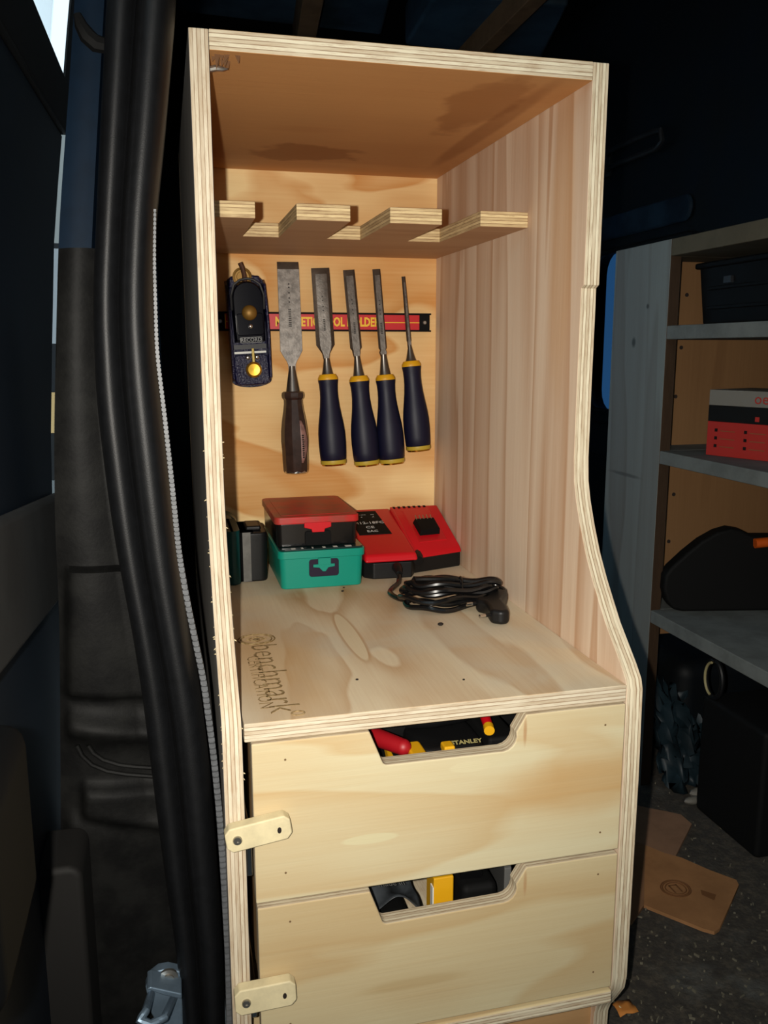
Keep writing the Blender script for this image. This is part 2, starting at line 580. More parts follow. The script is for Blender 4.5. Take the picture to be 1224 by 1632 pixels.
# ------------------------------------------------------------------ door pillar, seals (left of the cabinet)
Lp = [(-60, 122), (0, 119), (180, 107), (300, 98), (390, 93), (550, 89), (700, 86), (860, 88), (920, 92), (1000, 95), (1300, 97), (1700, 100)]
Sl = [(-60, 172), (0, 168), (200, 158), (480, 146), (640, 152), (800, 172), (900, 188), (1000, 208), (1110, 226), (1250, 243), (1400, 262), (1540, 283), (1700, 296)]
Sr = [(-60, 284), (0, 279), (200, 262), (345, 247), (480, 242), (560, 246), (760, 268), (900, 283), (1000, 299), (1100, 318), (1220, 335), (1400, 349), (1540, 358), (1700, 362)]
YP = -0.58
# painted pillar
rows = []
for py in range(-60, 421, 20):
    l, r = smooth_table(Lp, py), smooth_table(Sl, py) + 14
    row = []
    for k in range(9):
        u = k / 8
        p = at(l + (r - l) * u, py, 'y', YP)
        p.y = YP - 0.002 * math.sin(PI * min(1, u * 1.25)) + 0.03 * (u > 0.85)
        row.append(p)
    row.append(Vector((row[-1].x, YP + 0.15, row[-1].z)))
    row.insert(0, Vector((row[0].x - 0.0, YP + 0.12, row[0].z)))
    rows.append(row)
pil = struct(MB().grid(rows).build('wall_pillar', M_navy, smooth=50))
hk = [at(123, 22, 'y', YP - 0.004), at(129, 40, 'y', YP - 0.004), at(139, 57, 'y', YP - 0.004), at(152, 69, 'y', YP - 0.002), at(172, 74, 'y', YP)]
MB().tube(hk, 0.006, 8, rs=[0.0030, 0.0052, 0.0068, 0.0070, 0.0060]).build('dark_hook_strip', M_black, pil)  # narrow matt black hook across the upper pillar
# black moulded pillar cover with pockets
rows = []
def bump1(x, c, w):
    return math.exp(-((x - c) / w) ** 2)
def step(x, c, w):
    return 1 / (1 + math.exp(-(x - c) / w))
for py in range(396, 1721, 6):
    l, r = smooth_table(Lp, py), smooth_table(Sl, py) + 16
    row = []
    for k in range(37):
        u = k / 36
        px = l + (r - l) * u
        p = at(px, py, 'y', YP)
        h = 0.006 * math.sin(PI * min(1, u * 1.2))
        if py > 900:
            inside = step(px, 108, 3)
            h += 0.012 * inside * (1 - step(py, 1104 + 0.03 * (px - 110), 2))          # upper panel
            h += 0.013 * inside * bump1(py, 1152 + 0.10 * (px - 110), 20)              # rolled lip
            h += 0.012 * step(px, 134, 2) * step(py, 1248, 3) * (1 - step(py, 1292 + 0.16 * (px - 134), 3))
            h += 0.008 * inside * step(py, 1300, 6)
        p.y = YP - h
        row.append(p)
    row.append(Vector((row[-1].x, YP + 0.15, row[-1].z)))
    row.insert(0, Vector((row[0].x, YP + 0.12, row[0].z)))
    rows.append(row)
t3 = struct(MB().grid(rows).build('trim_3', M_dustypl, smooth=60))
for pts_ in (((122, 1188), (130, 1204), (146, 1219), (170, 1229), (200, 1234), (250, 1238)), ((140, 1188), (148, 1200), (164, 1211), (190, 1219), (215, 1222), (250, 1224))):
    MB().tube([at(x, y, 'y', YP - 0.016) for x, y in pts_], 0.0022, 8).build('moulded_rib', M_dustypl, t3)
# wide double-tube rubber seal
rows = []
for py in range(-60, 1721, 15):
    l, r = smooth_table(Sl, py), smooth_table(Sr, py)
    row = []
    y0 = -0.600
    for k in range(49):
        u = k / 48
        p = at(l + (r - l) * u, py, 'y', -0.615)
        h = 0.020 * math.sqrt(max(0, 1 - ((u - 0.22) / 0.23) ** 2)) + 0.026 * math.sqrt(max(0, 1 - ((u - 0.70) / 0.29) ** 2)) + 0.007 * math.exp(-((u - 0.50) / 0.02) ** 2)
        p.y = y0 - h
        row.append(p)
    row.insert(0, Vector((row[0].x, y0 + 0.07, row[0].z)))
    row.append(Vector((row[-1].x, y0 + 0.07, row[-1].z)))
    rows.append(row)
struct(MB().grid(rows).build('trim_1', M_rubber, smooth=50))
# ribbed grey edge trim: a strip with teeth
Tc = [(335, 247), (420, 246), (560, 250), (660, 262), (760, 273), (880, 285), (950, 297), (1010, 309), (1080, 324), (1200, 340), (1290, 349), (1400, 356.5), (1520, 363), (1700, 367)]
mb = MB()
pts = []
py = 335.0
while py < 1690:
    c_ = smooth_table(Tc, py, 25)
    pts.append(at(c_, py, 'y', -0.625))
    py += 3.5 if py < 900 else 4.5
for i in range(0, len(pts) - 2, 2):
    p, q_ = pts[i], pts[i].lerp(pts[i + 2], 0.62)
    w_ = 0.0010 + 0.0018 * min(1, max(0, (i / len(pts)) * 1.6))
    lo = [(p.x - w_, p.y - 0.006, p.z), (p.x + w_, p.y - 0.006, p.z), (p.x + w_, p.y + 0.004, p.z), (p.x - w_, p.y + 0.004, p.z)]
    hi = [(q_.x - w_, q_.y - 0.006, q_.z), (q_.x + w_, q_.y - 0.006, q_.z), (q_.x + w_, q_.y + 0.004, q_.z), (q_.x - w_, q_.y + 0.004, q_.z)]
    mb.hexa(lo, hi)
mb.cur = 1
for i in range(len(pts) - 1):
    p, q_ = pts[i], pts[i + 1]
    w_ = 0.0006 + 0.0014 * min(1, (i / len(pts)) * 1.6)
    mb.hexa([(p.x - w_, p.y - 0.0035, p.z), (p.x + w_, p.y - 0.0035, p.z), (p.x + w_, p.y + 0.006, p.z), (p.x - w_, p.y + 0.006, p.z)],
            [(q_.x - w_, q_.y - 0.0035, q_.z), (q_.x + w_, q_.y - 0.0035, q_.z), (q_.x + w_, q_.y + 0.006, q_.z), (q_.x - w_, q_.y + 0.006, q_.z)])
struct(mb.build('trim_2', [M_teethm, M_rubber], smooth=0))
# dark inner flange between seal and cabinet
rows = []
for py in range(-60, 1721, 30):
    r = smooth_table(Sr, py)
    p = at(r - 6, py, 'y', -0.58)
    rows.append([Vector((p.x, -0.58, p.z)), Vector((p.x - 0.002, -0.50, p.z)), Vector((p.x - 0.01, -0.44, p.z)), Vector((-0.07, -0.41, p.z))])
struct(MB().grid(rows).build('trim_4', M_black))

# door striker on the pillar
stk = thing('door_striker', 'zinc plated door striker with loop bolted to the black door pillar', 'striker', tuple(at(265, 1590, 'y', -0.612)))
pl_ = [at(x, y, 'y', -0.6) for x, y in ((232, 1560), (238, 1545), (252, 1534), (268, 1531), (290, 1536), (292, 1640), (262, 1640), (240, 1600))]
MB().prism([(p.x, p.z) for p in pl_], 'y', -0.612, -0.600).build('plate', M_zinc, stk, bevel=0.002)
c_ = at(268, 1557, 'y', -0.612)
MB().lathe([(0.0095, 0.0), (0.0095, -0.003), (0.006, -0.004), (0.006, -0.006), (0.001, -0.006)], 18, (c_.x, -0.612, c_.z), 'y').build('bolt', M_screw, stk)
lp = [at(241, 1584, 'y', -0.612), at(232, 1612, 'y', -0.645), at(222, 1626, 'y', -0.650), at(240, 1632, 'y', -0.652), at(262, 1622, 'y', -0.648), at(277, 1590, 'y', -0.612)]
pp = []
for i in range(len(lp) - 1):
    for k in range(4):
        pp.append(lp[i].lerp(lp[i + 1], k / 4))
pp.append(lp[-1])
MB().tube(pp, 0.0038, 10).build('loop', M_zinc, stk)
MB().prism([(p.x, p.z) for p in [at(x, y, 'y', -0.63) for x, y in ((233, 1570), (240, 1566), (290, 1577), (290, 1586), (262, 1580))]], 'y', -0.636, -0.611).build('flange', M_zinc, stk, bevel=0.0015)

# ------------------------------------------------------------------ open rear door at the left
XD = -0.175
edge = [(-60, 120), (0, 116), (60, 111), (140, 105), (200, 101), (300, 93), (390, 87), (550, 84), (700, 82), (860, 86), (925, 91), (940, 112), (1000, 116), (1632, 120), (1720, 120)]
pts = []
for py in (1720, 1400, 1200, 1000, 940, 925, 860, 700, 550, 390, 300, 215):
    e = at(lerp_table(edge, py), py, 'x', XD)
    pts.append((e.y, e.z))
b0, b1 = at(100, 215, 'x', XD), at(0, 50, 'x', XD)
sl = (b1.z - b0.z) / (b1.y - b0.y)
poly = pts + [(-1.20, b0.z + sl * (-1.20 - b0.y)), (-1.20, pts[0][1])]
door = struct(MB().prism(poly, 'x', XD - 0.04, XD).build('door_1', plain('door_inner_paint', (9, 22, 35), 0.5, 0, 0.2, 0.3, 5), bevel=0.004))
# rubber band under the window, its pale flange and the pane
c0, c1 = at(105, 141, 'x', XD), at(45, 0, 'x', XD)
sl2 = (c1.z - c0.z) / (c1.y - c0.y)
band = [(b0.y, b0.z), (c0.y, c0.z), (-1.20, c0.z + sl2 * (-1.20 - c0.y)), (-1.20, b0.z + sl * (-1.20 - b0.y))]
MB().prism(band, 'x', XD - 0.04, XD + 0.006).build('window_band', M_black, door, bevel=0.002)
e0, e1 = at(104, 113, 'x', XD), at(60, 0, 'x', XD)
sl3 = (e1.z - e0.z) / (e1.y - e0.y)
fl_ = [(c0.y, c0.z), (e0.y, e0.z), (-1.20, e0.z + sl3 * (-1.20 - e0.y)), (-1.20, c0.z + sl2 * (-1.20 - c0.y))]
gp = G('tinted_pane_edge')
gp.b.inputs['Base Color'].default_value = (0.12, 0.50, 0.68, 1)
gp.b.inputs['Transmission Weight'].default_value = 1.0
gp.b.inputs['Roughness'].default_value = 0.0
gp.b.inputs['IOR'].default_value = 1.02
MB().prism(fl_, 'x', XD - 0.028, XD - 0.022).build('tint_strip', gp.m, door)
gg = G('clear_pane')
gg.b.inputs['Base Color'].default_value = (0.96, 0.99, 1.0, 1)
gg.b.inputs['Transmission Weight'].default_value = 1.0
gg.b.inputs['Roughness'].default_value = 0.0
gg.b.inputs['IOR'].default_value = 1.02
top = at(118, -140, 'x', XD)
pn = [(e0.y, e0.z), (top.y, top.z), (-1.20, top.z), (-1.20, e0.z + sl3 * (-1.20 - e0.y))]
MB().prism(pn, 'x', XD - 0.027, XD - 0.023).build('pane', gg.m, door)
vf = []
for py in (215, 140, 60, 0, -60, -140):
    e = at(lerp_table(edge, py) + (9 if py < 200 else 1), py, 'x', XD)
    vf.append((e.y, e.z))
for py in (-140, -60, 0, 60, 140, 215):
    e = at(lerp_table(edge, py) - 3, py, 'x', XD)
    vf.append((e.y - 0.004, e.z))
MB().prism(vf, 'x', XD - 0.002, XD + 0.001).build('window_post', M_black, door)
# lower trim on the door: padded lining, pocket, moulding
l0, l1 = at(0, 860, 'x', XD), at(84, 782, 'x', XD)
q0, q1 = at(0, 965, 'x', XD), at(84, 950, 'x', XD)
MB().prism([(l0.y - 0.3, l0.z + 0.05), (l1.y - 0.01, l1.z), (q1.y - 0.01, q1.z), (q0.y - 0.3, q0.z)], 'x', XD - 0.001, XD + 0.012).build('lining', plain('gray_door_lining', (46, 48, 49), 0.8, 0, 0.2, 0.3, 14), door, bevel=0.008, seg=3)
MB().box(XD - 0.001, XD + 0.035, -0.98, at(52, 1240, 'x', XD + 0.035).y, at(30, 1240, 'x', XD).z, at(30, 985, 'x', XD).z).build('door_pocket', plain('door_pocket_black', (5, 6, 7), 0.7, 0, 0.08), door, bevel=0.014, seg=4)
MB().box(XD - 0.001, XD + 0.022, -1.0, at(40, 1200, 'x', XD + 0.03).y, at(30, 1215, 'x', XD).z, at(30, 1128, 'x', XD).z).build('pocket_ledge', M_blackpl, door, bevel=0.01, seg=4)
p0 = at(45, 1362, 'y', -0.63)
p1 = at(136, 1362, 'y', -0.63)
stp = thing('plastic_step', 'dark grey rounded plastic block low beside the door pillar', 'step', (p0.x, -0.63, -0.6))
stp.location = ((p0.x + p1.x) / 2, -0.60, -0.62)
MB().prism(rrect(p0.x, p1.x, -0.62, p0.z, 0.012), 'y', -0.66, -0.59).build('block', plain('dark_gray_plastic', (24, 23, 22), 0.7, 0, 0.2), stp, bevel=0.006, seg=3)
MB().box(-0.26, -0.10, -0.72, -0.55, -0.66, -0.62).build('base', M_blackpl, stp, bevel=0.006)

# ------------------------------------------------------------------ the plywood tool cabinet
CL = (0.0, 0.0, FLOOR)
OFF = CL
cab = thing('tool_cabinet', 'tall open plywood tool cabinet with curved sides and two drawers', 'cabinet', CL)
ST = (146, 96, 56)
prof = [(0.0, FLOOR), (-0.612, FLOOR), (-0.613, -0.40), (-0.618, -0.387), (-0.632, -0.366), (-0.644, -0.346), (-0.647, -0.330),
        (-0.648, -0.1), (-0.646, -0.006), (-0.6425, 0.004), (-0.632, 0.0155), (-0.612, 0.034), (-0.597, 0.048), (-0.582, 0.0655), (-0.565, 0.086), (-0.547, 0.111), (-0.532, 0.138),
        (-0.520, 0.164), (-0.5135, 0.185), (-0.511, 0.210), (-0.511, 0.285), (-0.512, 0.365), (-0.512, 0.391), (-0.518, 0.394), (-0.519, 0.611), (0.0, 0.611)]
mR = ply('plywood_right_panel', (236, 218, 194), (192, 154, 122), 'z', 'x', W, W + T, OFF, 0.5, 8.0, 7.0, 1.0,
         masks=(((W, -0.46, 0.45), (0.06, 0.030, 0.17), (196, 146, 92), 0.35, 0.35, 0.3),), seed=3.1)
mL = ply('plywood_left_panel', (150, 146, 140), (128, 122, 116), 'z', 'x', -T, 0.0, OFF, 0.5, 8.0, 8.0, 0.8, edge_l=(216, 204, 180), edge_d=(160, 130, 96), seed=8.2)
MB().prism(prof, 'x', W, W + T).build('side_panel', mR, cab, bevel=0.0008, seg=1)
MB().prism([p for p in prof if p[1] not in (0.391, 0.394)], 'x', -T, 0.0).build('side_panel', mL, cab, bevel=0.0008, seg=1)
mT = ply('plywood_top_panel', (208, 152, 96), (182, 120, 68), 'x', 'z', H, H + T, OFF, 1.5, 5.0, 3.0, 0.5,
         masks=(((0.155, -0.13, H), (0.075, 0.050, 0.05), (146, 88, 46), 0.6, 0.15, 1.6), ((0.30, -0.40, H), (0.035, 0.11, 0.05), (150, 92, 48), 0.5, 0.2, 1.8),
                ((0.345, -0.30, H), (0.014, 0.20, 0.05), (138, 80, 38), 0.45, 0.3, 0.4)), seed=1.7)
MB().box(0, W, -0.520, 0.0, H, H + T).build('top_panel', mT, cab, bevel=0.0008, seg=1)
mB = ply('plywood_back_panel', (246, 216, 158), (208, 148, 82), 'x', 'y', 0.0, 0.012, OFF, 2.8, 6.0, 4.0, 1.0, seed=5.4, sharp=0.05)
MB().box(-T, W + T, 0.0, 0.012, FLOOR, 0.611).build('back_panel', mB, cab)
KN = (206, 188, 150)
mW = ply('plywood_worktop', (222, 204, 172), (178, 132, 84), 'y', 'z', -T, 0.0, OFF, 2.2, 7.0, 6.0, 0.95, gray=((206, 198, 178), 0.5), sharp=0.06, edge_l=(214, 202, 178), edge_d=(164, 138, 106),
         masks=(((0.1435, -0.43, 0), (0.0125, 0.092, 0.05), (176, 132, 86), 0.55, 0.12, 0.0), ((0.1435, -0.43, 0), (0.0095, 0.085, 0.05), (220, 202, 168), 0.95, 0.06, 0.0), ((0.045, -0.50, 0), (0.05, 0.16, 0.05), (188, 146, 92), 0.5, 0.5, 0.3)), seed=2.3)
wt = MB().box(0.0015, W, -0.646, 0.0, -T, 0.0).build('worktop', mW, cab, bevel=0.0012, seg=1)
text('ink_stamp', 'benchmark', 0.043, M_stamp, wt, (0.0405, -0.533, 0.0002), (0, 0, -PI / 2), 0.00012, 1.0, -0.0004)
text('ink_stamp', 'CERTIFICATION', 0.020, M_stamp, wt, (0.0255, -0.545, 0.0002), (0, 0, -PI / 2), 0.00012, 1.0, -0.0003)
rg = MB()
for rr in (0.021, 0.0175):
    rg.tube([(0.036 + rr * math.cos(t * PI / 18), -0.418 + rr * 0.86 * math.sin(t * PI / 18), 0.0003) for t in range(36)], 0.0009, 6, True)
rg.tube([(0.036 + 0.011 * math.cos(t * PI / 2), -0.418 + 0.008 * math.sin(t * PI / 2), 0.0003) for t in range(4)], 0.0011, 6, True)
rg.lathe([(0.004, 0.0), (0.004, 0.0005)], 12, (0.036, -0.418, 0.0))
rg.build('ink_stamp', M_stamp, wt)
rg = MB()
rg.tube([(0.052 + 0.006 * math.cos(t * PI / 9), -0.634 + 0.0045 * math.sin(t * PI / 9), 0.0003) for t in range(18)], 0.0008, 6, True)
rg.build('ink_stamp', M_stamp, wt)
mK = ply('plywood_tool_rack', (196, 158, 122), (166, 122, 88), 'x', 'z', 0.471, 0.489, OFF, 1.2, 8.0, 4.0, 0.6, edge_l=(222, 198, 150), edge_d=(128, 92, 58), seed=6.6)
yb, yf = -0.207, -0.366
poly = [(0, 0), (0, yf), (0.0535, yf), (0.0535, yb), (0.0995, yb), (0.0995, yf), (0.1615, yf), (0.1635, yb), (0.208, yb), (0.208, yf), (0.271, yf), (0.2735, yb), (0.3185, yb), (0.3185, yf), (W, yf), (W, 0)]
MB().prism(poly, 'z', 0.471, 0.489).build('tool_rack', mK, cab, bevel=0.0007, seg=1)
MB().box(0, W, -0.650, -0.05, -0.357, -0.341).build('bottom_panel', ply('plywood_bottom', (214, 196, 152), (186, 150, 104), 'x', 'z', -0.357, -0.341, OFF, seed=4), cab, bevel=0.003, seg=3)
MB().box(0, W, -0.606, -0.590, FLOOR, -0.357).build('plinth', ply('plywood_plinth', (190, 150, 104), (150, 110, 70), 'x', 'y', -0.606, -0.590, OFF, seed=9), cab)
# splintered screw end under the top panel
sc_ = MB().tube([(0.0, -0.505, H - 0.012), (0.006, -0.505, H - 0.0105), (0.012, -0.505, H - 0.011), (0.017, -0.505, H - 0.0105)], 0.0022, 8, rs=[0.0028, 0.0028, 0.0022, 0.0006]).build('screw_tip', M_screw, cab)
mb = MB()
for k in range(9):
    x = 0.002 + R.random() * 0.022
    y = -0.512 + R.random() * 0.02
    mb.add([(x, y, H), (x + 0.005, y, H), (x + 0.003, y + 0.003, H), (x + 0.004 * R.random(), y, H - 0.004 - 0.012 * R.random())], [(0, 1, 3), (1, 2, 3), (2, 0, 3), (0, 2, 1)])
mb.build('splinter', M_batten, cab)
MB().ball((0.196, -0.0005, 0.545), 0.0022, 8, 6).build('nail', M_hole, cab)

# drawers
def drawer(name, z0, z1, x0, x1, cut, seed, label, light, dark, masks):
    d = None
    poly = [(x0, z0), (x1, z0), (x1, z1)] + cut + [(x0, z1)]
    m = ply('plywood_' + name, light, dark, 'x', 'y', -0.648, -0.630, OFF, 1.6, 8.0, 4.0, 0.85, edge_l=(212, 200, 172), edge_d=(152, 122, 92), masks=masks, sharp=0.09, seed=seed)
    d = MB().prism(poly, 'y', -0.648, -0.630).build('drawer', m, cab, bevel=0.0016, seg=2)
    d['label'] = label
    side = ply('plywood_box_' + name, (200, 166, 120), (160, 120, 80), 'y', 'x', 0, 0.012, OFF, seed=seed + 1)
    zb = z0 + 0.045
    MB().box(x0 + 0.006, x0 + 0.018, -0.630, -0.06, z0 + 0.02, z1 - 0.03).build('drawer_side', side, d)
    MB().box(x1 - 0.018, x1 - 0.006, -0.630, -0.06, z0 + 0.02, z1 - 0.03).build('drawer_side', side, d)
    MB().box(x0 + 0.018, x1 - 0.018, -0.072, -0.06, z0 + 0.02, z1 - 0.03).build('drawer_back', side, d)
    MB().box(x0 + 0.018, x1 - 0.018, -0.630, -0.072, zb - 0.009, zb).build('drawer_bottom', side, d)
    for nx, nz in ((x0 + 0.030, z1 - 0.018), (x1 - 0.022, z1 - 0.020), (x0 + 0.028, z0 + 0.028), (x1 - 0.022, z0 + 0.022)):
        MB().lathe([(0.0011, -0.6482), (0.0011, -0.646)], 8, (nx, 0, nz), 'y').build('nail', M_nail, d)
    return d

def arc(cx, cz, r, a0, a1, n=5):
    return [(cx + r * math.cos(math.radians(a0 + (a1 - a0) * k / n)), cz + r * math.sin(math.radians(a0 + (a1 - a0) * k / n))) for k in range(n + 1)]

cut1 = [(0.2715, -0.019)] + arc(0.2475, -0.0400, 0.0145, 15, -85) + arc(0.1335, -0.0485, 0.0055, -90, -165) + [(0.1160, -0.019)]
cut2 = [(0.2765, -0.1825)] + arc(0.2520, -0.2030, 0.0145, 15, -85) + arc(0.1330, -0.2140, 0.0055, -90, -165) + [(0.1160, -0.1825)]
BR = (164, 112, 66)
drawer('upper_drawer', -0.1775, -0.019, 0.0075, W - 0.001, cut1, 12.4, 'upper drawer front with a hand slot', (206, 196, 162), (190, 160, 114),
       (((0.215, -0.648, -0.066), (0.021, 0.05, 0.0055), (206, 194, 158), 0.9, 0.12, 0), ((0.116, -0.648, -0.127), (0.027, 0.05, 0.0050), (206, 196, 158), 0.85, 0.12, 0),
        ((0.330, -0.648, -0.100), (0.09, 0.05, 0.028), (186, 146, 92), 0.6, 0.5, 0.5), ((0.2705, -0.648, -0.036), (0.0016, 0.05, 0.012), BR, 0.6, 0.6, 0.4)))
drawer('lower_drawer', -0.338, -0.1825, 0.0085, W - 0.001, cut2, 21.9, 'lower drawer front with a hand slot', (202, 190, 154), (184, 156, 112),
       (((0.2755, -0.648, -0.199), (0.0016, 0.05, 0.012), BR, 0.5, 0.6, 0.4), ((0.16, -0.648, -0.29), (0.05, 0.05, 0.006), (176, 150, 106), 0.5, 0.4, 0.3)))
for z in (-0.135, -0.285):
    MB().box(0.0006, 0.006, -0.640, -0.06, z - 0.018, z + 0.018).build('drawer_slide', M_chrome, cab, bevel=0.001)
# turn buttons
gb = plain('pine_button', (220, 206, 166), 0.6, 0, 0.25, 0.16, 40)
for k, (x0, z0, x1, z1) in enumerate(((-0.0188, -0.1030, 0.0400, -0.0950), (-0.0160, -0.2672, 0.0412, -0.2655))):
    a_ = math.atan2(z1 - z0, x1 - x0)
    Ln = math.hypot(x1 - x0, z1 - z0)
    hw = 0.0118 if k == 0 else 0.0132
    ch = 0.005
    po = [(0, -hw + ch), (ch, -hw), (Ln - ch, -hw), (Ln, -hw + ch), (Ln, hw - ch), (Ln - ch, hw), (ch, hw), (0, hw - ch)]
    ca, sa = math.cos(a_), math.sin(a_)
    tr = [(x0 + u * ca - w_ * sa, z0 + u * sa + w_ * ca) for u, w_ in po]
    tb = MB().prism(tr, 'y', -0.662, -0.6495).build('turn_button', gb, cab, bevel=0.0016, seg=2)
    sx_, sz_ = x0 + 0.0105 * ca, z0 + 0.0105 * sa
    MB().lathe([(0.0042, -0.6618), (0.0042, -0.6634), (0.0034, -0.6646), (0.0014, -0.6646), (0.0012, -0.6636)], 16, (sx_, 0, sz_), 'y').build('screw', M_screw, tb)
    MB().lathe([(0.0024, -0.6622), (0.0024, -0.660)], 10, (x0 + (Ln - 0.011) * ca, 0, z0 - 0.001 + (Ln - 0.011) * sa), 'y', 0.8, 1.3).build('pilot_hole', M_hole, tb)
# torn fibres on the left panel's edge
mb = MB()
for k in range(36):
    z = -0.06 + R.random() * 0.33
    yy = lerp_table(sorted((q_[1], q_[0]) for q_ in prof[2:-1]), z)
    x = -T if R.random() < 0.6 else 0.0
    d_ = -1 if x < 0 else 1
    l_ = 0.0006 + 0.0018 * R.random() ** 2
    mb.add([(x, yy + 0.001, z), (x, yy + 0.0016, z + 0.0014), (x + d_ * l_, yy - 0.0005, z + 0.002 * (R.random() - 0.3)), (x, yy + 0.002, z)], [(0, 1, 2), (1, 3, 2), (3, 0, 2), (0, 3, 1)])
tf = mb.build('torn_fibres', plain('torn_fibre', (224, 206, 164), 0.8), cab, smooth=0)
tf['kind'] = 'stuff'

# ------------------------------------------------------------------ tools on the back wall
mh = thing('magnetic_tool_rail', 'black and red magnetic tool rail with yellow lettering on the plywood back', 'tool rail', (0.195, 0.0, 0.370))
MB().box(0.026, 0.3655, -0.0115, -0.0002, 0.3565, 0.3845).build('rail', M_black, mh, bevel=0.001)
MB().box(0.0255, 0.3670, -0.0145, -0.0115, 0.3825, 0.3850).build('rail_lip', M_black, mh, bevel=0.0006)
MB().box(0.0255, 0.3670, -0.0145, -0.0115, 0.3560, 0.3585).build('rail_lip', M_black, mh, bevel=0.0006)
MB().box(0.040, 0.3475, -0.0130, -0.0115, 0.3590, 0.3820).build('label_strip', M_magred, mh)
text('lettering', 'MAGNETIC TOOL HOLDER', 0.0190, M_magyel, mh, (0.1990, -0.0132, 0.3700), (PI / 2, 0, 0), 0.0001, 0.655, 0.0007, width=0.1660)
MB().box(0.2905, 0.3475, -0.0133, -0.0130, 0.3695, 0.3709).build('label_line', M_magyel, mh)
MB().box(0.042, 0.1080, -0.0133, -0.0130, 0.3695, 0.3709).build('label_line', M_magyel, mh)
for x in (0.0330, 0.3565):
    MB().lathe([(0.0032, -0.0115), (0.0032, -0.0132), (0.0022, -0.0142), (0.0006, -0.0142)], 14, (x, 0, 0.3705), 'y').build('screw', M_screw, mh)
MB().box(0.0400, 0.0412, -0.0133, -0.0131, 0.36, 0.381).build('label_edge', M_magyel, mh)

